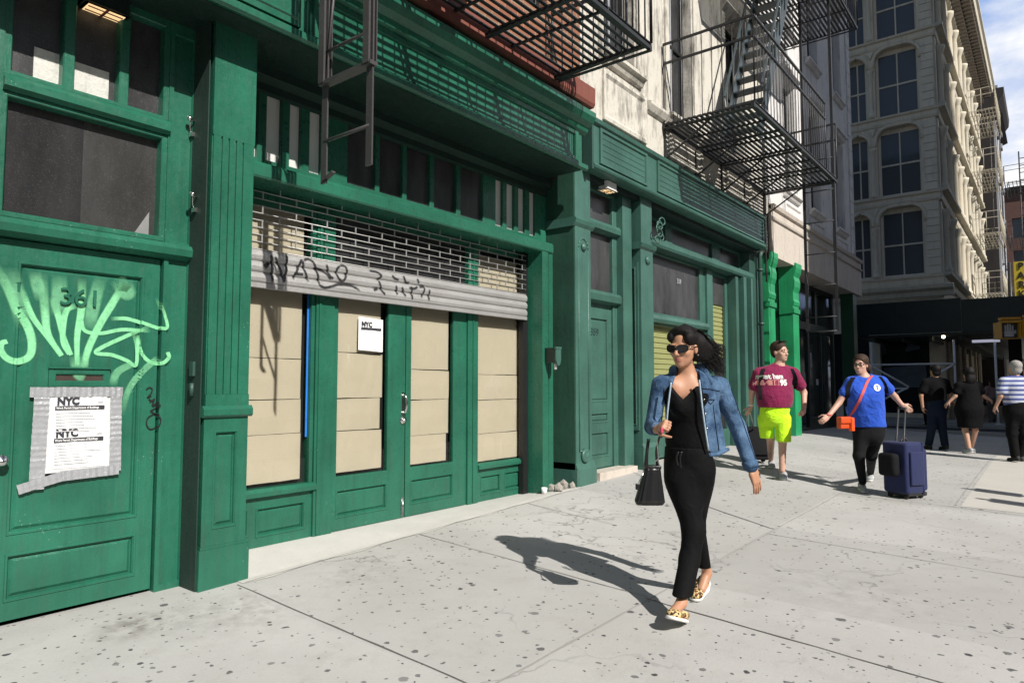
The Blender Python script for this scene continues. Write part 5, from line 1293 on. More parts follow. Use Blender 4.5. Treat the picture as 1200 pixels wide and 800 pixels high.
def hand(S, w, d, n, s=1.0, curl=.5, spread=.12, thumb=1, grip=False):
    """hand from wrist w along d, palm facing n; fingers bend towards n"""
    w = A(w); d = unit(d); n = unit(A(n)-d*(A(n)@d)); r = np.cross(d, n)*thumb
    pc = w+d*.05*s
    S.cap(w-d*.01*s, w+d*.045*s, .023*s, .026*s, .012*s, (n, .62)); S.cap(w+d*.035*s-r*.022*s, w+d*.085*s-r*.026*s, .016*s, .013*s, .012*s); S.cap(w+d*.035*s+r*.020*s, w+d*.088*s+r*.024*s, .017*s, .013*s, .012*s); S.cap(w+d*.03*s, w+d*.09*s, .018*s, .013*s, .012*s)
    for i, L in enumerate((.066, .080, .085, .074)):
        o = (-.030+.0195*i)*s*(-1 if False else 1)
        b = w+d*.088*s+r*(-.029+.0195*i)*s*1.0 if True else None
        dirn = unit(d+r*(-.16+.107*i)*spread*3); a = curl*(1.5 if grip else 1)
        p0 = b; ang = a*.8
        for seg, fr, rad in ((0, .45, .0088), (1, .32, .0080), (2, .25, .0070)):
            dd = dirn*math.cos(ang)+n*math.sin(ang); p1 = p0+dd*L*[.46, .30, .24][seg]*s; S.cap(p0, p1, rad*s, rad*.92*s, .003); p0 = p1; ang += a*(1.1 if grip else .8)
    t0 = w+d*.028*s+r*.024*s; t1 = t0+(d*.6+r*.75+n*.35)*.042*s; t2 = t1+(d*.85+r*.15+n*(.35+curl*.6))*.032*s; t3 = t2+(d*.8-r*.1*curl+n*(.5+curl*.5))*.024*s
    S.cap(t0, t1, .015*s, .0115*s, .010*s); S.cap(t1, t2, .0105*s, .0098*s, .003); S.cap(t2, t3, .0095*s, .0075*s, .003)
def shoe(par, heel, toe, up, upper, sole, s=1.0, w=.046, name='shoe', h=.006, high=.07):
    heel = A(heel); toe = A(toe); f = unit(toe-heel); u = unit(A(up)-f*(A(up)@f)); r = np.cross(f, u); L = np.linalg.norm(toe-heel)
    p = lambda x, y, z: heel+r*x+f*y*L+u*z
    S = SDF(); S.cap(p(0, .12, .040*s), p(0, .35, .045*s), .036*s, .040*s, .02); S.cap(p(0, .35, .040*s), p(.004, .80, .030*s), w*s*.92, w*s*.82, .02, (u, .72)); S.cap(p(0, .12, .045*s), p(0, .14, high*s), .033*s, .031*s, .015)
    S.ell(p(.003, .84, .028*s), (w*s*.86, L*.15, .026*s), [r, f, u], .02); S.cut(halfspace(p(0, 0, .010*s), -u)); S.cut(halfspace(p(0, .15, high*s), u))
    o = S.build(name, upper, par, h)
    Q = SDF(); Q.cap(p(0, .13, .008*s), p(0, .45, .008*s), .040*s, .038*s, .03, (u, .5)); Q.cap(p(0, .45, .008*s), p(.004, .84, .010*s), .040*s, w*s*.96, .03, (u, .5)); Q.cut(halfspace(p(0, 0, 0), -u)); Q.cut(halfspace(p(0, 0, .021*s), u))
    Q.build('sole', sole, o, h); return o
def rbox(mb, c, ax, half, r=.02):
    bm = bmesh.new(); bmesh.ops.create_cube(bm, size=2)
    for v in bm.verts: v.co = Vector((v.co.x*half[0], v.co.y*half[1], v.co.z*half[2]))
    bmesh.ops.bevel(bm, geom=bm.edges[:], offset=min(r, min(half)*.9), segments=3, affect='EDGES', profile=.6)
    X, Y, Z = [Vector(a).normalized() for a in ax]; c = Vector(c); bm.verts.index_update()
    mb.add([c+X*v.co.x+Y*v.co.y+Z*v.co.z for v in bm.verts], [[v.index for v in f.verts] for f in bm.faces], True); bm.free()
from mathutils.bvhtree import BVHTree
def bvh_of(o):
    off = wloc(o); me = o.data
    return BVHTree.FromPolygons([v.co+off for v in me.vertices], [tuple(q.vertices) for q in me.polygons])
def drape(tree, q, F, off, off_none=False):
    F = Vector(F); h = tree.ray_cast(Vector(q)+F*.9, -F, 1.8); return A(h[0]+F*off) if h[0] is not None else (None if off_none else A(q))
def drape_obj(o, tree, F, off):
    base = wloc(o); ts = [(v.co-Vector(F)*0) for v in o.data.vertices]
    for v in o.data.vertices:
        q = v.co+base; v.co = Vector(drape(tree, q, F, off))-base
CR = unit(RT); CF = unit((FW.x, FW.y, 0)); UZ = A((0, 0, 1))
def face_dir(right, toward, up=0): return unit(CR*right-CF*toward+UZ*up)
# ------------------------------------------------------------------ the woman in the denim jacket
def J(px, py, d): return A(dep(px, py, d))
def woman_front():
    ff = gpt(790, 733); fr = gpt(823, 702)
    T = thing('person', (4.15, -2.68, gz(4.15, -2.68)), 'woman in denim jacket, black top and black trousers striding past with a black handbag', 'person', 'people on the pavement')
    D = 4.42; F = face_dir(-.62, .78); R = np.cross(F, UZ)          # R points to her right hand (image left)
    skinS = SDF()
    neck0, neck1 = J(806, 446, D+.02), J(803.5, 425, D-.0)
    hp, hax = None, None
    hc = J(801.5, 407.5, D-.045)
    shL, shR = J(845, 449.5, D+.10), J(772, 447.5, D-.02)
    chest, waist, hip = J(806, 472, D), J(804, 515, D+.02), J(808, 549, D+.03)
    flatF = (F, .66)
    skinS.cap(neck0, neck1, .056, .050, .03); skinS.cap(J(806, 462, D), waist, .126, .100, .05, flatF); skinS.cap(waist, hip, .11, .135, .05, flatF)
    skinS.cap(J(786, 450, D-.01), J(830, 451, D+.07), .052, .052, .05); skinS.cap(J(790, 460, D-.02), J(824, 462, D+.05), .068, .068, .05, (F, .8))
    # legs
    hL, hR = J(817, 556, D+.07), J(797, 556, D-.0)
    kF, aF = J(813, 622, D-.09), A((ff.x+.055, ff.y+.02, ff.z+.135))
    aF = J(798.5, 706, depth_of(ff)+.06); kR = J(818, 622, D+.06); aR = J(828.5, 671, depth_of(fr)+.07)
    skinS.cap(hR, kF, .075, .045, .03); skinS.cap(kF, J(808, 655, D-.15), .042, .042, .02); skinS.cap(J(808, 655, D-.15), aF, .042, .030, .02); skinS.cap(hL, kR, .075, .045, .03); skinS.cap(kR, aR, .042, .030, .02)
    # arms
    eR, wR = J(764.5, 500, D-.02), J(770.5, 503, D-.24); eL, wL = J(864, 499, D+.10), J(880.5, 548, D+.02)
    skinS.cap(shR-UZ*.02, eR, .034, .034, .02); skinS.cap(eR, wR, .034, .026, .015); skinS.cap(shL, J(853, 476, D+.10), .040, .038, .02); skinS.cap(J(853, 476, D+.10), eL, .038, .034, .02); skinS.cap(eL, wL, .034, .026, .015)
    hd = unit(J(773, 497, D-.36)-wR)
    hand(skinS, wR, unit(J(777, 498, D-.30)-wR), unit(-UZ*.6+A(CR)*.9), .98, 1.0, .05, -1, True)
    hand(skinS, wL, unit(J(887, 566, D+.02)-wL), unit(-A(CR)*.6-F*.5), 1.08, .22, .14, 1)
    # feet
    for a, t in ((aF, J(788, 719, depth_of(ff)-.02)), (aR, J(822, 690, depth_of(fr)))):
        skinS.cap(a, t, .031, .030, .02)
    p, hax = head(skinS, hc, face_dir(-.66, .74, -.10), UZ+A(CR)*.03, 1.05, .9)
    body = skinS.build('body', M['skin_tan'], T, .0052, 1)
    face_parts(body, p, 1.05, {'big': 1, 'y': .105, 'z': .0}, True, None, False)
    # hair: swept back and blown to her left
    Hs = SDF(); E = lambda x, y, z, a, b, d, k=.02: Hs.ell(p(x, y, z), (a, b, d), hax, k)
    E(0, -.030, .054, .090, .100, .090); E(-.0, -.07, .0, .080, .064, .095)
    Hs.ell(p(0, .108, -.02), (.080, .085, .112), hax, .0, True)
    E(.055, .035, .070, .034, .045, .040); E(-.058, .030, .062, .034, .05, .045); E(.0, .030, .108, .066, .045, .026)
    for q, e in ((0, .03), (1, .0)):
        Hs.cap(p(-.06, -.07, .0+.03*q), J(830, 408+6*q, D+.02), .052, .030, .03); Hs.cap(J(830, 410+5*q, D+.02), J(841-4*q, 412+12*q, D+.05), .034, .008, .02)
    Hs.cap(p(-.05, -.08, -.04), J(829, 422, D+.03), .048, .030, .03); Hs.cap(J(829, 420, D+.03), J(833, 431, D+.04), .030, .010, .02)
    hair = Hs.build('hair', M['hair_black'], body, .006, 1)
    mb = MB(); rr = random.Random(4)
    for k in range(520):
        a = p(rr.uniform(-.075, -.02), rr.uniform(-.13, -.03), rr.uniform(-.09, .09)); e = J(rr.uniform(829, 847), rr.uniform(403, 437), D+rr.uniform(-.02, .1)); m = (a+e)/2+A((0, 0, rr.uniform(-.01, .05)))
        mb.tube(catmull([a, m, e, e+A((.01, -.02, rr.uniform(-.03, .012)))], 5), [.0016]*10+[.0011]*5+[.0005], 4)
    for k in range(70):
        x = rr.uniform(-.085, .085); mb.tube(catmull([p(x, .055-abs(x)*.5, .112-abs(x)*.25), p(x*1.1, -.02, .147-abs(x)*.45), p(x*1.05-.01, -.10, .10-abs(x)*.3), p(x-.03, -.14, .02)], 5), [.0022]*15+[.001], 4)
    mb.build('hair_strands', M['hair_black'], hair, recalc=False)
    mb = MB(); mb.lathe(p(-.086, -.010, -.045), [(0, -.006), (.006, 0), (0, .006)], 8); mb.build('earring', M['chrome'], body)
    # camisole
    C = SDF(); C.cap(J(806, 463, D), waist, .144, .122, .05, flatF); C.cap(waist, J(806, 521, D+.02), .124, .130, .05, flatF)
    C.cap(J(797, 474, D-.05), J(797, 476, D-.05), .066, None, .04); C.cap(J(814, 477, D-.02), J(814, 479, D-.02), .046, None, .04); C.cap(J(787, 459, D-.03), J(824, 461, D+.05), .086, .084, .04, (F, .85))
    v = J(797.5, 469, D-.12); C.cut(halfspace(J(805, 525, D), -UZ)); C.cut(halfspace(J(800, 452, D), UZ))
    va, vb = J(784, 452, D-.1), J(823, 449, D-.05)
    n1 = unit(np.cross(va-v, F)); n1 = n1 if n1@UZ > 0 else -n1; n2 = unit(np.cross(vb-v, F)); n2 = n2 if n2@UZ > 0 else -n2
    C.cut(lambda P: -np.maximum(-((P-v)@n1), -((P-v)@n2)))
    C.build('camisole', M['black_top'], body, .006, 1)
    mb = MB(); mb.tube(catmull([J(787, 461, D-.13), J(786, 450, D-.09), J(788, 443, D-.02)], 5), .007, 6); mb.tube(catmull([J(818, 458, D-.08), J(823, 449, D-.05), J(825, 442, D+.02)], 5), .010, 6); mb.build('camisole_strap', M['black_top'], body)
    # trousers, loose, cropped at the ankle
    W = SDF(); W.cap(J(804.5, 528, D+.02), hip, .146, .156, .05, (F, .70)); W.cap(hip, J(808, 570, D+.03), .156, .140, .05, (F, .72))
    W.cap(J(798, 563, D-.0), J(813, 622, D-.09), .098, .066, .06); W.cap(J(813, 622, D-.09), J(808, 655, D-.15), .071, .062, .04); W.cap(J(808, 655, D-.15), J(798.5, 704, depth_of(ff)+.06), .062, .062, .03)
    W.cap(J(819, 563, D+.07), J(815.5, 618, D+.06), .092, .056, .06); W.cap(J(815.5, 618, D+.06), J(826.5, 672, depth_of(fr)+.08), .060, .044, .03)
    W.cut(halfspace(J(804, 523.5, D), UZ))
    c1 = J(798, 698.5, depth_of(ff)+.06); c2 = J(827, 664, depth_of(fr)+.07)
    W.cut(lambda P: np.minimum((P-c1)@unit(-UZ+A(CR)*.02), np.maximum(-1, 1)) if False else (P-c1)@(-UZ))
    m0 = J(815, 650, D); rearcut = lambda P: np.where(((P-m0)@A(CF) > .07), (P-c2)@(-UZ), -1.0)
    W.cut(rearcut)
    tr = W.build('trousers', M['black_cloth'], body, .0065, 2)
    mb = MB(); wb = [J(774+62*t, 527+6*math.sin(t*3.1)*.4+2.5*t, D-.10*math.sin(t*3.1)-.012+.05*t) for t in [k/10 for k in range(11)]]
    for q in (0, 1): mb.tube(catmull([J(795+q*4, 529, D-.125), J(793+q*4, 537, D-.128), J(795+q*3, 545+q*3, D-.13)], 5), .006, 6)
    mb.build('drawstring', M['black_leather'], tr)
    # denim jacket: shell open at the front
    Q = SDF(); fl = (F, .78)
    Q.cap(J(806, 458, D+.02), J(807, 520, D+.04), .156, .148, .05, fl); Q.cap(J(782, 452, D-.01), J(836, 453, D+.08), .074, .074, .06); Q.cap(J(826, 470, D+.05), J(838, 527, D+.05), .085, .070, .05)
    Q.cap(shR+UZ*-.014+A(CR)*.008, eR, .055, .049, .03); Q.cap(eR, eR+(wR-eR)*.78, .048, .042, .02)
    Q.cap(shL-UZ*.012, J(853, 476, D+.10), .055, .055, .03); Q.cap(J(853, 476, D+.10), eL, .055, .052, .03); Q.cap(eL, wL-(wL-eL)*.04, .054, .045, .02)
    # opening
    la, lb = J(786.5, 447, D-.15), J(780, 500, D-.12); ra, rb_ = J(820, 440, D-.08), J(831, 527, D-.06); vd = unit((J(803, 480, D)-A(CAM)))
    nl = unit(np.cross(lb-la, vd)); nl = nl if nl@A(CR) > 0 else -nl; nr = unit(np.cross(rb_-ra, vd)); nr = nr if nr@A(CR) > 0 else -nr
    mid = J(806, 480, D+.035)
    Q.cut(lambda P: -np.maximum(np.maximum(-((P-la)@nl), (P-ra)@nr), (P-mid)@(-F)*-1 if False else ((mid-P)@F)))
    Q.cut(halfspace(J(845, 531, D), unit(-UZ+A(CR)*.12)) if False else (lambda P: np.where(((P-J(858, 500, D))@A(CR) < -.02) , (J(846, 531, D)[2]-P[..., 2]), -1.0)))
    Q.ell(J(803.5, 432, D-.0), (.066, .066, .075), [R, F, UZ], 0, True)
    jk = Q.build('denim_jacket', M['denim'], body, .0062, 1); jt = bvh_of(jk); TC = -A(vd)
    Q = SDF(); Q.cap(J(823, 431, D+.03), J(829, 447, D-.035), .030, .034, .02, (F, .45)); Q.cap(J(829, 446, D-.035), J(835, 445, D-.01), .030, .016, .02, (F, .45)); Q.cap(J(789, 434, D+.02), J(784, 448, D-.07), .028, .030, .02, (F, .45))
    Q.cap(J(824, 431, D+.04), J(806, 430, D+.11), .026, .026, .02); Q.cap(J(806, 430, D+.11), J(790, 433, D+.03), .026, .026, .02)
    Q.ell(J(803.5, 430, D-.01), (.058, .062, .09), [R, F, UZ], 0, True); Q.build('jacket_collar', M['denim'], jk, .006, 1)
    mb = MB()
    def seam(pts, r=.0045): mb.tube(catmull(pts, 6), r, 5)
    seam([J(819.5, 445, D-.145), J(824, 485, D-.14), J(830.5, 528, D-.115)], .006); seam([J(786.5, 448, D-.165), J(782.5, 480, D-.165), J(781, 500, D-.15)], .006)
    for q in (0, 1): t = wL-(wL-eL)*(.06+.14*q); mb.lathe((0, 0, 0), [(0, 0)], 3) if False else None
    mb.build('jacket_seam', M['denim_pale'], jk)
    mb = MB()
    for pts in ([J(823, 455, D-.15), J(834, 456, D-.12), J(844, 458, D-.06)], [J(829, 468, D-.155), J(833, 473, D-.15), J(838, 468, D-.13)], [J(829, 468, D-.155), J(838, 468, D-.13)], [J(836, 474, D-.13), J(840, 505, D-.10), J(843, 528, D-.06)], [J(778, 455, D-.14), J(776, 480, D-.15), J(775, 500, D-.16)], [J(857, 455, D+.02), J(866, 480, D+.03), J(876, 510, D+.03), J(886, 540, D+.0)]):
        pp = [q for q in (drape(jt, q, TC, .0005, True) for q in catmull(pts, 10)) if q is not None]
        if len(pp) > 2: mb.tube(pp, .0036, 5); mb.flush('jacket_stitching', M['navy_cloth'], jk)
    mb = MB(); PK = lambda px, py, d: J(px, py, d)
    for k in range(4): q = J(825.3+1.6*k, 468+17*k, D-.155+.008*k); rbox(mb, drape(jt, q, TC, .001), [A(CR), A(CF), UZ], (.006, .004, .006), .003); mb.flush('jacket_button', M['chrome'], jk)
    hd = MB(); hd.tube(catmull([J(831, 533, D-.085), J(842, 531.5, D-.045), J(853, 526, D+.06)], 6), .013, 8); hd.build('jacket_hem', M['denim'], jk)
    cu = MB(); a = wL-(wL-eL)*.16; b = wL+(wL-eL)*.005; cu.tube([a, b], [.052, .050], 16, True); cu.build('jacket_cuff', M['denim'], jk)
    # shoes
    hF = J(801, 731, depth_of(ff)+.05); hF = A((hF[0], hF[1], gz(hF[0], hF[1])+.004)); shoe(body, hF, hF+A((-.235, -.035, .085)), UZ+A((.36, .0, 0)), M['leopard'], M['sole'], 1.0, .047, 'shoe', .005, .062)
    h2 = J(834, 684, depth_of(fr)+.14)
    tR = J(815, 703.5, depth_of(fr)-.06); tR = A((tR[0], tR[1], gz(tR[0], tR[1])+.004)); shoe(body, tR+A((.235, .02, .07)), tR, UZ+A((-.30, 0, 0)), M['leopard'], M['sole'], 1.0, .047, 'shoe', .005, .062)
    mb = MB(); mb.lathe(J(771, 505, D-.23), [(.03, -.004), (.033, 0), (.03, .004)], 14) if False else None
    # handbag
    BD = D-.22; top = J(764.5, 547, BD); bot = J(761, 590.5, BD); bx = A(CR); by = A(CF)
    HB = thing('handbag', bot, 'pleated black leather handbag hanging from the woman\'s hand', 'handbag')
    rings = []; Hh = top[2]-bot[2]
    for i in range(13):
        t = i/12; w = .088*(1-t)+.046*t; dd = .062*(1-t)+.030*t
        if i == 0: w *= .93; dd *= .8
        c = bot+(top-bot)*t; ring = []
        for k in range(48):
            a = 2*math.pi*k/48; cx, sx_ = math.cos(a), math.sin(a); e = .55; X = math.copysign(abs(cx)**e, cx); Y = math.copysign(abs(sx_)**e, sx_)
            pl = 1+.10*math.cos(k*math.pi/2.0)*(1-.35*t)*(i > 0); ring.append(c+bx*X*w*pl+by*Y*dd*pl)
        rings.append(ring)
    mb = MB(); mb.loft(rings); mb.build('bag_body', M['black_leather'], HB)
    gp_ = J(773.5, 508, D-.27)
    mb = MB(); rbox(mb, top+UZ*.0, [bx, by, UZ], (.05, .032, .012), .008)
    mb.build('bag_rim', M['black_leather'], HB)
    mb = MB()
    for q in (-1, 1):
        mb.tube(catmull([top+bx*.035+by*.025*q, J(769, 528, BD), gp_+A((0, 0, -.012)), J(775, 512, BD)], 6), .007, 8); mb.tube(catmull([top-bx*.040+by*.025*q, J(758, 530, BD-.02), J(760, 514, BD-.02)], 6), .010, 8)
    mb.build('bag_handle', M['black_leather'], HB)
    mb = MB(); mb.tube(catmull([gp_, J(770, 519, BD-.03), J(772, 535, BD-.03), J(767, 541, BD-.03)], 6), .004, 6); mb.tube(catmull([top-bx*.045, J(753, 556, BD-.04), J(748, 566, BD-.05)], 5), .004, 6); mb.build('bag_chain', M['chrome'], HB)
    mb = MB(); rbox(mb, J(747, 570, BD-.05), [bx, by, UZ], (.012, .008, .018), .005); mb.build('bag_tag', M['black_leather'], HB)
    mb = MB(); rbox(mb, J(775.5, 504, D-.33), [A(CR), A(CF), UZ], (.008, .010, .018), .006); tag(mb.build('phone_case', simple('pink_case', (.55, .06, .12), .4)), 'small pink object gripped in the hand of the woman with handbag', 'phone')
woman_front()

# ------------------------------------------------------------------ generic walking figure from joints measured in the photo
def figure(label, D, Fdir, j, skinm, parts, head_s=1.0, head_dir=None, cell=.011, wide=1.0, hands=None, group='people on the pavement', arm_r=.045, thigh=.085):
    g = j['foot']; T = thing('person', (g.x, g.y, gz(g.x, g.y)), label, 'person', group)
    F = unit(Fdir); S = SDF(); P = {k: (J(v[0], v[1], D+(v[2] if len(v) > 2 else 0)) if isinstance(v, tuple) else A(v)) for k, v in j.items()}
    fl = (F, .72)
    S.cap(P['neck'], P['head']+UZ*-.05, .058*wide, .052, .03); S.cap(P['chest'], P['belly'], .14*wide, .13*wide, .06, fl); S.cap(P['belly'], P['hip'], .13*wide, .14*wide, .06, fl)
    S.cap(P['sl'], P['sr'], .06, .06, .05); S.cap(P['neck']+UZ*.01, (P['sl']+P['chest'])/2+UZ*.02, .05, .06, .05); S.cap(P['neck']+UZ*.01, (P['sr']+P['chest'])/2+UZ*.02, .05, .06, .05)
    for q in 'lr':
        S.cap(P['s'+q], P['e'+q], arm_r, arm_r*.86, .02); S.cap(P['e'+q], P['w'+q], arm_r*.82, .029, .015)
        hv = P['h'+q]-P['w'+q]; hand(S, P['w'+q], hv, (hands or {}).get(q, -F), 1.0, .55, .05, 1 if q == 'l' else -1)
        S.cap(P['p'+q], P['k'+q], thigh, thigh*.66, .03); S.cap(P['k'+q], P['a'+q], thigh*.66, .040, .02)
    p, ax = head(S, P['head'], head_dir if head_dir is not None else F, UZ, head_s, 1.05, 1, 1.0)
    body = S.build('body', skinm, T, cell, 1)
    parts(T, body, P, p, ax, F, D)
    return T, P
def garment(name, mat, body, caps, cuts=(), h=.011, subs=()):
    S = SDF()
    for c in caps: S.cap(*c[:4], c[4] if len(c) > 4 else .05, c[5] if len(c) > 5 else None)
    for c in cuts: S.cut(c)
    for c in subs: S.ell(*c, 0, True)
    return S.build(name, mat, body, h, 1)
def tee(name, mat, body, P, F, wide, hem, sl=.55, belly=1.0, h=.011, sr=.058, extra=()):
    fl = (F, .78); caps = [(P['chest'], P['belly'], .155*wide, .155*wide*belly, .07, fl), (P['belly'], hem, .155*wide*belly, .165*wide, .06, fl), (P['sl']-UZ*.01, P['sr']-UZ*.01, .075, .075, .06), (P['neck']-UZ*.025, P['chest'], .085*wide**.4, .14*wide, .06, fl), (P['neck']-UZ*.01, P['sl']*.75+P['neck']*.25, .062, .062, .05), (P['neck']-UZ*.01, P['sr']*.75+P['neck']*.25, .062, .062, .05)]+list(extra)
    for q in 'lr': caps.append((P['s'+q], P['s'+q]+(P['e'+q]-P['s'+q])*sl, sr*1.12, sr*1.28, .035))
    nk = P['neck']
    return garment(name, mat, body, caps, [lambda Q: np.where(np.abs((Q-hem)@np.cross(F, UZ)) < .33*wide+.1, hem[2]-Q[..., 2], -1)], h, [(nk+UZ*.045+F*.02, (.075, .075, .06), [np.cross(F, UZ), F, UZ])])
def hair_cap(body, p, ax, mat, s=1.0, h=.009, low=0.0, extra=()):
    S = SDF(); S.ell(p(0, -.026, .054), (.088*s, .104*s, .088*s), ax, .02); S.ell(p(0, -.055, .0-low), (.078*s, .062*s, .075*s), ax, .02)
    for e in extra: S.ell(*e, ax, .02)
    S.ell(p(0, .10, -.035), (.078*s, .085*s, .108*s), ax, 0, True); return S.build('hair', mat, body, h, 1)

def strap(mb, tree, pts, F, w, off=.008):
    P = [q for q in (drape(tree, q, F, off, True) for q in catmull(pts, 8)) if q is not None]; r = np.cross(A(F), UZ); pr = None
    for q in P:
        cur = (q-r*w/2, q+r*w/2, q+r*w/2-A(F)*.02, q-r*w/2-A(F)*.02)
        if pr is not None:
            for i in range(4): mb.quad(pr[i], pr[(i+1) % 4], cur[(i+1) % 4], cur[i])
        pr = cur
# man in maroon
def man_front():
    g = gpt(917, 561); g2 = gpt(904, 548); D = depth_of(g)+.18; F = face_dir(.28, .96)
    j = dict(foot=g, neck=(913, 430), head=(914, 412.5), chest=(909, 446), belly=(908, 463), hip=(907, 482), sl=(930, 437), sr=(889, 437), el=(942, 460, .05), wl=(942.5, 477, -.1), hl=(939.5, 485, -.16),
             er=(881, 460, .1), wr=(880, 476, .12), hr=(877, 484, .12), pl=(915, 487), pr=(899, 487), kl=(917, 516, -.06), kr=(903, 513, .12), al=A(g)+A((.06, .02, .11)), ar=A(g2)+A((.08, .03, .12)))
    def parts(T, body, P, p, ax, F, D):
        face_parts(body, p, 1.16, None, True, 'hair_brown', True, True)
        hair_cap(body, p, ax, M['hair_brown'], 1.16)
        mb = MB()
        for q in (-1, 1): rbox(mb, p(.034*q, .045, .128), ax, (.027, .022, .010), .008)
        mb.tube([p(-.08, -.02, .07), p(-.065, .03, .115), p(-.012, .055, .125), p(.012, .055, .125), p(.065, .03, .115), p(.08, -.02, .07)], .005, 6); mb.build('sunglasses', M['lens'], body)
        hem = J(908, 477, D); sh = tee('tee_shirt', M['maroon'], body, P, F, 1.42, hem, .62, 1.14, .011, .066)
        garment('shorts', M['neon'], body, [(J(908, 478, D), J(907, 483, D), .215, .205, .04, (F, .8)), (J(917.5, 491, D-.03), J(918.5, 522, D-.07), .112, .096, .015), (J(897.5, 491, D+.04), J(899.5, 518, D+.14), .112, .094, .015)],
                [lambda Q: np.where((Q-J(909, 500, D))@A(CR) > .0, J(908, 517, D)[2]-Q[..., 2], J(908, 514, D)[2]-Q[..., 2]), halfspace(J(908, 475, D), UZ)])
        shoe(body, A(g)+A((.20, .05, .01)), A(g)+A((-.11, -.05, .0)), UZ, M['shoe_grey'], M['sole'], 1.12, .05, 'shoe', .009, .10)
        shoe(body, A(g2)+A((.20, .06, .04)), A(g2)+A((-.09, -.04, .0)), UZ, M['shoe_grey'], M['sole'], 1.12, .05, 'shoe', .009, .10)
        # shirt print, laid on the chest
        r = -np.cross(F, UZ); c = J(913.0, 443.5, D-.245); tree = bvh_of(sh)
        up = unit(UZ*.97+F*-.22)
        drape_obj(text('west ham', .098, M['sole'], c-r*.20+up*.0, r, up, 'shirt_lettering', sh, .0, bold=.004, sx=.80), tree, F, .004)
        mb = MB(); o = c-r*.20-up*.092+F*.022
        [mb.quad(*[o+r*.24*a+up*.075*b for a, b in ((k/6, 0), ((k+1)/6, 0), ((k+1)/6, 1), (k/6, 1))]) for k in range(6)]; bd = mb.build('shirt_band', simple('pink_print', (.55, .22, .20), .7), sh, recalc=False); drape_obj(bd, tree, F, .003)
        drape_obj(text('18', .085, M['maroon'], o+r*.145+up*.008, r, up, 'shirt_lettering', sh, .0, bold=.003), tree, F, .006)
        drape_obj(text('95', .11, M['sole'], o+r*.25+up*.0, r, up, 'shirt_lettering', sh, .0, bold=.006), tree, F, .004)
        # watch
        mb = MB(); w = P['wr']; mb.lathe(w+A((0, 0, .02)), [(.036, -.012), (.040, 0), (.036, .012)], 14); mb.build('wristband', M['sole'], body)
        t2 = thing('backpack', J(910, 455, D+.27), 'black backpack worn by the man in the maroon shirt', 'backpack', 'backpacks'); bk = MB()
        for pxs in ([(927, 432), (931, 441), (932.5, 452), (934, 468)], [(894.5, 432), (892, 441), (891.5, 452), (892, 468)]):
            strap(bk, tree, [J(a, b, D) for a, b in pxs], -unit(J(908, 450, 1)-A(CAM)), .06); bk.flush('shoulder_strap', M['case_black'], t2)
        rbox(bk, J(910, 455, D+.27), [A(CR), A(CF), UZ], (.19, .10, .24), .06)
        bk.flush('backpack_body', M['case_black'], t2)
    figure('man in maroon T-shirt and neon yellow shorts pulling a black suitcase', D, F, j, M['skin_fair'], parts, 1.16, face_dir(.48, .88), .011, 1.3, None, arm_r=.054, thigh=.088)
    g3 = gpt(884, 541); Dc = depth_of(g3)
    t = thing('suitcase', g3, 'black wheeled suitcase behind the man in neon shorts', 'suitcase', 'wheeled suitcases')
    ax = [A(CR), A(CF), unit(UZ+A(CF)*.25)]; c = A(g3)+UZ*.30
    mb = MB(); rbox(mb, c, ax, (.19, .13, .26), .04); rbox(mb, c-A(CF)*.14, ax, (.16, .03, .18), .025); mb.build('case_body', M['case_black'], t)
    mb = MB(); mb.tube([c+UZ*.2+A(CR)*-.1, J(875, 482, D+.12)], .011, 6); mb.tube([c+UZ*.2+A(CR)*.0, J(879, 482, D+.12)], .011, 6); mb.tube([J(874, 482, D+.12), J(880, 482, D+.12)], .014, 6); mb.build('case_handle', M['steel'], t)
    mb = MB(); [mb.lathe(A(g3)+A(CR)*q+UZ*.035, [(.0, -.015), (.035, -.015), (.035, .015), (0, .015)], 12, 'x') for q in (-.14, .14)]; mb.build('case_wheel', M['rubber'], t)
man_front()

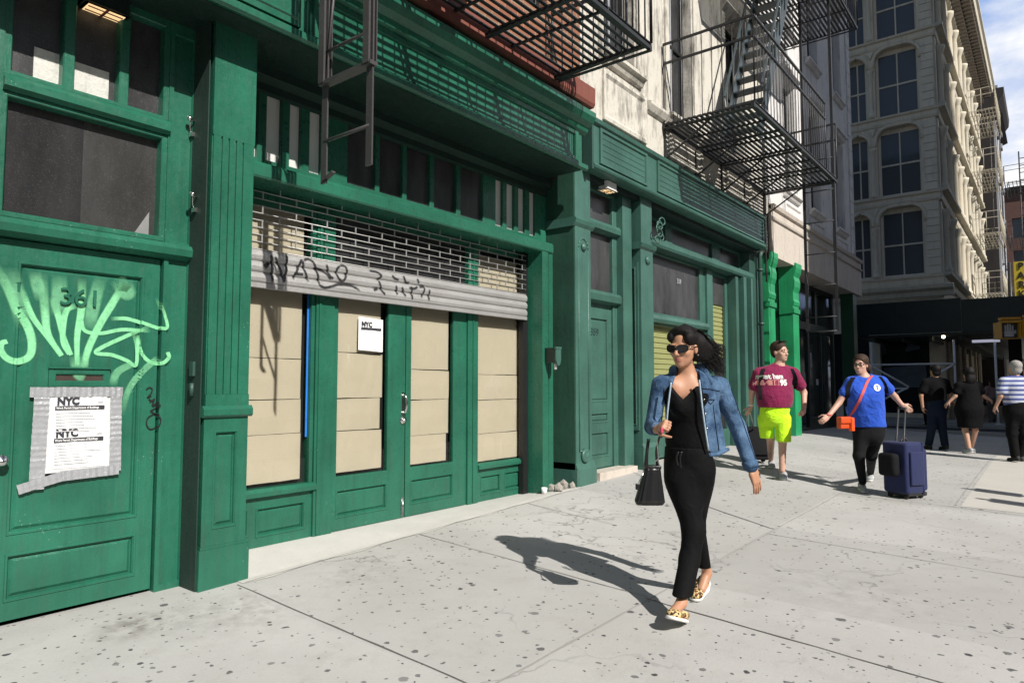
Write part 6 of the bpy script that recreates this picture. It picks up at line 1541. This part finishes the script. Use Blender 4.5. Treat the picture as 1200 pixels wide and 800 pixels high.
# woman in blue
def woman_blue():
    g = gpt(1010, 576); g2 = gpt(1019, 564); D = depth_of(g)+.12; F = face_dir(-.28, .96)
    j = dict(foot=g, neck=(1012, 444), head=(1008.5, 427.5), chest=(1014, 457), belly=(1014, 478), hip=(1018, 500), sl=(1033, 447), sr=(997, 448), el=(1049, 465, .08), wl=(1056.5, 474, .05), hl=(1061, 477, .02),
             er=(983, 472, -.02), wr=(971, 487, -.12), hr=(964, 493, -.15), pl=(1025, 505), pr=(1010, 505), kl=(1021, 534, .06), kr=(1006.5, 534, -.05), al=A(g2)+A((.08, .0, .12)), ar=A(g)+A((.06, .0, .12)))
    def parts(T, body, P, p, ax, F, D):
        face_parts(body, p, 1.02, {'z': .002, 'y': .104}, True, 'hair_brown', True, True)
        hair_cap(body, p, ax, M['hair_brown'], 1.04, .009, 0, [(p(-.05, -.10, -.03), (.045, .05, .055)), (p(.03, -.10, -.02), (.05, .05, .06))])
        hem = J(1018, 500, D); sh = tee('tee_shirt', M['blue_tee'], body, P, F, 1.26, hem, .50, 1.08, .010, .058, [(J(1006, 462, D-.09), J(1006.5, 466, D-.09), .105, .105, .09), (J(1023, 462, D-.09), J(1022.5, 466, D-.09), .105, .105, .09)]); tree = bvh_of(sh)
        garment('leggings', M['legging'], body, [(J(1019, 496, D), J(1018, 506, D), .185, .18, .05, (F, .85)), (J(1026, 507, D+.02), P['kl'], .105, .068, .04), (P['kl'], P['al'], .068, .046, .03), (J(1010, 507, D), P['kr'], .105, .069, .04), (P['kr'], P['ar'], .069, .046, .03)])
        shoe(body, A(g)+A((.17, .05, .02)), A(g)+A((-.09, -.06, .0)), UZ, M['shoe_grey'], M['sole'], 1.05, .045, 'shoe', .008, .085)
        shoe(body, A(g2)+A((.16, .03, .07)), A(g2)+A((-.06, -.02, .01)), UZ+A((-.3, 0, 0)), M['shoe_grey'], M['sole'], 1.05, .045, 'shoe', .008, .085)
        mb = MB(); c = J(1029, 454, D-.235); ring = [c+A(CR)*.045*math.cos(a)+UZ*.045*math.sin(a)-A(CF)*.005*math.cos(a*2) for a in [2*math.pi*k/16 for k in range(16)]]; ring = [drape(tree, q, F, .003) for q in ring]
        mb.add(ring+[q-A(CF)*.006 for q in ring], [tuple(range(16)), tuple(range(31, 15, -1))]+[(i, (i+1) % 16, 16+(i+1) % 16, 16+i) for i in range(16)]); lg = mb.build('round_emblem', M['sole'], sh)
        mb = MB(); mb.box(-.004, .004, 0, 0.004, -.025, .025); mb.xf = None
        mb2 = MB(lambda x, y, z: tuple(c-A(CF)*.010+A(CR)*x+UZ*z-A(CF)*y)); mb2.box(-.005, .005, 0, .004, -.026, .026); mb2.box(-.022, .022, 0, .004, .012, .02); drape_obj(mb2.build('emblem_mark', M['blue_tee'], lg), tree, F, .010)
        mb = MB(); mb.lathe(P['wr']+A((0, 0, .012)), [(.034, -.010), (.037, 0), (.034, .010)], 12); mb.build('bracelet', M['strap_red'], body)
        bp = thing('backpack', J(1017, 466, D+.25), 'dark backpack worn by the woman in the blue shirt', 'backpack', 'backpacks')
        bk = MB(); rbox(bk, J(1017, 466, D+.25), [A(CR), A(CF), UZ], (.16, .09, .22), .05); bk.flush('backpack_body', M['case_black'], bp)
        for pts in ([(1030, 441), (1036, 450), (1039, 462), (1040, 480)], [(1000, 442), (995, 452), (993.5, 462), (992, 476)]):
            strap(bk, tree, [J(a, b, D) for a, b in pts], -unit(J(1015, 460, 1)-A(CAM)), .055); bk.flush('shoulder_strap', M['case_black'], bp)
        xb = thing('crossbody_bag', J(991, 502, D-.2), 'small orange-red crossbody bag at the hip of the woman in blue', 'bag')
        mb = MB(); bx = unit(A(CR)*.95+A(CF)*.3); by = np.cross(UZ, bx); rbox(mb, J(989, 495, D-.2), [bx, by, UZ], (.085, .04, .075), .015); rbox(mb, J(989, 492, D-.2)-by*.0-A(CF)*.03, [bx, by, UZ], (.086, .03, .04), .012)
        mb.build('bag_body', M['orange'], xb); mb = MB(); rbox(mb, J(998, 497, D-.22), [bx, by, UZ], (.025, .03, .085), .012); mb.build('bag_tassel', simple('bright_orange_leather', (.85, .10, .012), .4), xb)
        mb = MB()
        pth = catmull([J(1020.5, 440, D-.0), J(1018, 446, D-.16), J(1012, 462, D-.275), J(1005, 480, D-.27), J(999, 491, D-.22)], 6)
        strap(mb, tree, [J(1020.5, 440, D-.0), J(1018, 446, D-.16), J(1012, 462, D-.275), J(1005, 480, D-.27), J(999, 491, D-.22)], F, .034, .012)
        mb.build('bag_strap', M['strap_red'], xb)
    figure('woman in bright blue T-shirt and black leggings with arm held out, pulling a suitcase', D, F, j, M['skin_fair'], parts, 1.02, face_dir(-.72, .70), .010, 1.2, None, arm_r=.046, thigh=.082)
    g3 = gpt(1066, 583); Dc = depth_of(g3)
    t = thing('suitcase', g3, 'upright navy blue suitcase with its handle pulled up beside the woman in blue', 'suitcase', 'wheeled suitcases')
    bx = unit(A(CR)*.93+A(CF)*.36); by = np.cross(UZ, bx); c = A(g3)+UZ*.37+A(CF)*.05
    mb = MB(); rbox(mb, c-bx*.05, [bx, by, UZ], (.155, .17, .31), .045); rbox(mb, c+bx*.075, [bx, by, UZ], (.015, .178, .305), .012); mb.build('case_body', M['case_blue'], t)
    mb = MB(); rbox(mb, c+bx*.13-UZ*.03, [bx, by, UZ], (.05, .15, .25), .035); rbox(mb, c-bx*.05-by*.18, [bx, by, UZ], (.11, .02, .20), .018); mb.build('case_pocket', M['case_blue'], t)
    mb = MB(); h = J(1057, 478, D+.04); b0 = c-bx*.09+UZ*.3; mb.tube([b0+by*.05, h+by*.05], .010, 6); mb.tube([b0-by*.05, h-by*.05], .010, 6); mb.tube([h-by*.06, h+by*.06], .015, 8)
    mb.tube(catmull([c+UZ*.31-bx*.08, c+UZ*.35-bx*.02, c+UZ*.31+bx*.04], 5), .012, 6); mb.build('case_handle', M['iron_grey'], t)
    mb = MB(); [mb.lathe(A(g3)+A(CF)*.05+bx*q+by*w+UZ*.03, [(.0, -.015), (.03, -.015), (.03, .015), (0, .015)], 12, 'x') for q in (-.15, .09) for w in (-.11, .11)]; rbox(mb, c-UZ*.315, [bx, by, UZ], (.16, .15, .025), .02); mb.build('case_wheel', M['rubber'], t)
    s = thing('shoulder_bag', J(1041, 556, Dc), 'small black bag strapped to the left side of the navy suitcase', 'bag'); mb = MB(); rbox(mb, J(1041.5, 544, Dc-.02), [bx, by, UZ], (.062, .12, .14), .06); mb.build('bag_body', M['case_black'], s)
woman_blue()

# people walking away in the shade
def back_figure(label, g, D, px, top, heads, shm, skinm, trm, trn, wide, arms, skirt=False, hairm='hair_black', long_hair=False, legs=None, stripes=None, cell=.014, F=None, s=1.0):
    F = unit(FW) if F is None else F; m = D/FPX; H = (g.y if False else 0)
    yg = None
    def X(dx, z): return A(g)+A(CR)*dx+UZ*z
    Hh = s
    ax_, bx_ = legs or (-.10, .10)
    j = dict(foot=g, neck=X(px, 1.43*Hh), head=X(px, 1.60*Hh), chest=X(px, 1.27*Hh), belly=X(px, 1.08*Hh), hip=X(px, .93*Hh), sl=X(px-.17*wide, 1.38*Hh), sr=X(px+.17*wide, 1.38*Hh),
             pl=X(px-.09, .88*Hh), pr=X(px+.09, .88*Hh), kl=X(px-.10, .48*Hh), kr=X(px+.10, .48*Hh), al=X(px-.10, .09)+A(CF)*ax_, ar=X(px+.10, .09)+A(CF)*bx_)
    for q, sgn in (('l', -1), ('r', 1)):
        e, w = arms[0 if q == 'l' else 1]; j['e'+q] = X(px+e[0], e[1]*Hh)+A(CF)*(e[2] if len(e) > 2 else 0); j['w'+q] = X(px+w[0], w[1]*Hh)+A(CF)*(w[2] if len(w) > 2 else 0); j['h'+q] = j['w'+q]+(j['w'+q]-j['e'+q])*.35
    def parts(T, body, P, p, ax, F, D):
        ex = [(p(0, -.08, -.08), (.10, .07, .12))] if long_hair else []
        hair_cap(body, p, ax, M[hairm], 1.12 if long_hair else 1.06, .010, .02, ex)
        hem = X(px, (.86 if not skirt else .55)*Hh)
        if skirt:
            garment('dress', shm, body, [(P['chest'], P['belly'], .165*wide, .17*wide, .07, (F, .8)), (P['belly'], X(px, .86), .17*wide, .215*wide, .06, (F, .85)), (X(px, .86), X(px, .52), .215*wide, .19*wide, .06, (F, .85)), (P['sl'], P['sr'], .075, .075, .05)]+[(P['s'+q], P['s'+q]+(P['e'+q]-P['s'+q])*.6, .065, .07, .03) for q in 'lr'], [halfspace(X(px, .50), -UZ)], cell)
        else:
            tee('shirt', shm, body, P, F, wide, hem, .62, 1.0, cell, .064)
            garment('trousers', trm, body, [(X(px, .95*Hh), X(px, .86*Hh), .165*wide, .17*wide, .05, (F, .85))]+[(P['p'+q], P['k'+q], .10*wide**.5, .082, .05) for q in 'lr']+[(P['k'+q], P['a'+q], .080, .070, .04) for q in 'lr'], [halfspace(X(px, .08), -UZ)], cell)
        for q, o in (('l', ax_), ('r', bx_)): a = P['a'+q]; a = A((a[0], a[1], gz(a[0], a[1]) if a[0] < 22 else .035)); shoe(body, a-A(CF)*.09+UZ*(.03 if o < 0 else .0), a+A(CF)*.19, UZ, trn, M['sole'] if trn is M['shoe_grey'] else M['rubber'], 1.05, .046, 'shoe', .012, .085)
    return figure(label, D, F, j, skinm, parts, 1.04*s, F, cell, wide*.95, {'l': A(CR), 'r': -A(CR)})
def stripes_mat():
    t = NT('navy_white_stripes'); sep = t.n('SeparateXYZ'); t.t.links.new(t.tc.outputs['Object'], sep.inputs[0])
    w = t.math('FRACT', t.math('MULTIPLY', sep.outputs['Z'], 12.5)); c = t.mix((.52, .55, .64), (.045, .065, .23), t.ramp(w, [(.42, 0), (.46, 1), (.88, 1), (.92, 0)]))
    w2 = t.math('FRACT', t.math('MULTIPLY', sep.outputs['Z'], 50)); c = t.mix(c, (.10, .13, .33), t.math('MULTIPLY', t.math('LESS_THAN', w2, .2), .8)); t.bump(t.noise(9, 3), .4, .02); return t.base(c, .9)
g = gpt(1102, 527); D1 = depth_of(g)
back_figure('man seen from behind in black T-shirt and dark jeans, hand in hand', g, D1, -.05, 0, 0, M['shirt_black'], M['skin_tan'], M['navy_cloth'], M['rubber'], 1.22, (((-.30, 1.10), (-.28, .88)), ((.28, 1.12, -.02), (.36, .98, .0))), legs=(.14, -.08), s=1.0)
g = gpt(1140, 531); D2 = depth_of(g)
back_figure('woman seen from behind in a black knee-length dress and white trainers', g, D2, -.03, 0, 0, M['shirt_black'], M['skin_rosy'], None, M['shoe_grey'], 1.15, (((-.27, 1.16), (-.36, 1.05, .04)), ((.28, 1.16), (.42, 1.10, .05))), True, 'hair_black', True, (-.10, .14), s=.96)
g = gpt(1192, 541); D3 = depth_of(g)
back_figure('grey-haired man from behind in blue and white striped shirt at the right edge', g, D3, .03, 0, 0, stripes_mat(), M['skin_rosy'], M['black_cloth'], M['rubber'], 1.22, (((-.27, 1.12), (-.30, .95, .08)), ((.28, 1.12), (.30, .9, .08))), False, 'hair_grey', False, (-.06, .12), s=1.02)
g = gpt(1164, 497.5); g = Vector((g.x, g.y, gz(g.x, g.y)))
back_figure('distant woman in patterned top and shorts walking under the shed', g, depth_of(g), 0, 0, 0, simple('pink_print_cloth', (.30, .20, .19), .9, 0, .5, 30), M['skin_rosy'], simple('grey_shorts', (.10, .09, .085), .9), M['black_leather'], .95, (((-.22, 1.12), (-.2, .92)), ((.22, 1.12), (.2, .92))), False, 'hair_brown', True, (-.12, .14), s=.96)
g = gpt(1089, 500); g = Vector((g.x, g.y, gz(g.x, g.y)))
back_figure('distant person in dark clothes and white shoes by the shed post', g, depth_of(g), 0, 0, 0, M['shirt_black'], M['skin_tan'], M['shirt_black'], M['sole'], 1.1, (((-.27, 1.12), (-.25, .92)), ((.27, 1.12), (.25, .92))), False, 'hair_black', False, (-.05, .05), s=.98)

# ================================================================== LIGHT
wd = bpy.data.worlds.new('World'); SC.world = wd; wd.use_nodes = True; nt = wd.node_tree
bg = nt.nodes['Background']; sky = nt.nodes.new('ShaderNodeTexSky'); sky.sky_type = 'NISHITA'; sky.sun_disc = False
el = math.asin(-SUN.z); sky.sun_elevation = el; sky.sun_rotation = math.atan2(-SUN.x, -SUN.y); sky.air_density = 1.0; sky.dust_density = .6; sky.ozone_density = 1.3
tcw = nt.nodes.new('ShaderNodeTexCoord'); mp = nt.nodes.new('ShaderNodeMapping'); mp.inputs['Scale'].default_value = (2.2, 2.2, 5.0); mp.inputs['Location'].default_value = (.35, .1, .2)
nz = nt.nodes.new('ShaderNodeTexNoise'); nz.inputs['Scale'].default_value = 1.7; nz.inputs['Detail'].default_value = 7; nz.inputs['Roughness'].default_value = .55
rp = nt.nodes.new('ShaderNodeValToRGB'); rp.color_ramp.elements[0].position = .38; rp.color_ramp.elements[0].color = (.95, .95, .95, 1); rp.color_ramp.elements[1].position = .58
mx = nt.nodes.new('ShaderNodeMix'); mx.data_type = 'RGBA'; mx.inputs[7].default_value = (15.0, 15.8, 17.2, 1)
L = nt.links; L.new(tcw.outputs['Generated'], mp.inputs['Vector']); r2 = nt.nodes.new('ShaderNodeValToRGB'); r2.color_ramp.elements[0].position = .40; r2.color_ramp.elements[0].color = (.30, .45, .80, 1); r2.color_ramp.elements[1].position = .56; r2.color_ramp.elements[1].color = (1, 1, 1, 1)
m2 = nt.nodes.new('ShaderNodeVectorMath'); m2.operation = 'SCALE'; m2.inputs['Scale'].default_value = 17; L.new(nz.outputs['Fac'], r2.inputs['Fac']); L.new(r2.outputs['Color'], m2.inputs[0]); L.new(m2.outputs[0], mx.inputs[7])
L.new(mp.outputs[0], nz.inputs['Vector']); L.new(nz.outputs['Fac'], rp.inputs['Fac'])
sx_ = nt.nodes.new('ShaderNodeSeparateXYZ'); L.new(tcw.outputs['Generated'], sx_.inputs[0])
mr = nt.nodes.new('ShaderNodeMapRange'); mr.inputs[1].default_value = .35; mr.inputs[2].default_value = .75; L.new(sx_.outputs['X'], mr.inputs[0])
mu = nt.nodes.new('ShaderNodeMath'); mu.operation = 'MULTIPLY'; L.new(rp.outputs['Color'], mu.inputs[0]); L.new(mr.outputs[0], mu.inputs[1]); L.new(mu.outputs[0], mx.inputs[0])
L.new(sky.outputs['Color'], mx.inputs[6]); L.new(mx.outputs[2], bg.inputs['Color']); bg.inputs['Strength'].default_value = .05
sl_ = bpy.data.lights.new('sun', 'SUN'); sl_.energy = 5.0; sl_.angle = R_(.5); sl_.color = (1, .955, .88)
so = bpy.data.objects.new('sun', sl_); COL.objects.link(so); so.rotation_euler = SUN.to_track_quat('-Z', 'Y').to_euler(); so.location = (0, -10, 30)
vs = SC.view_settings; SC.display_settings.display_device = 'sRGB'; vs.view_transform = 'Standard'; vs.look = 'None'; vs.gamma = 1; vs.use_curve_mapping = False; vs.exposure = .32
SC.cycles.max_bounces = 6; SC.cycles.transparent_max_bounces = 12
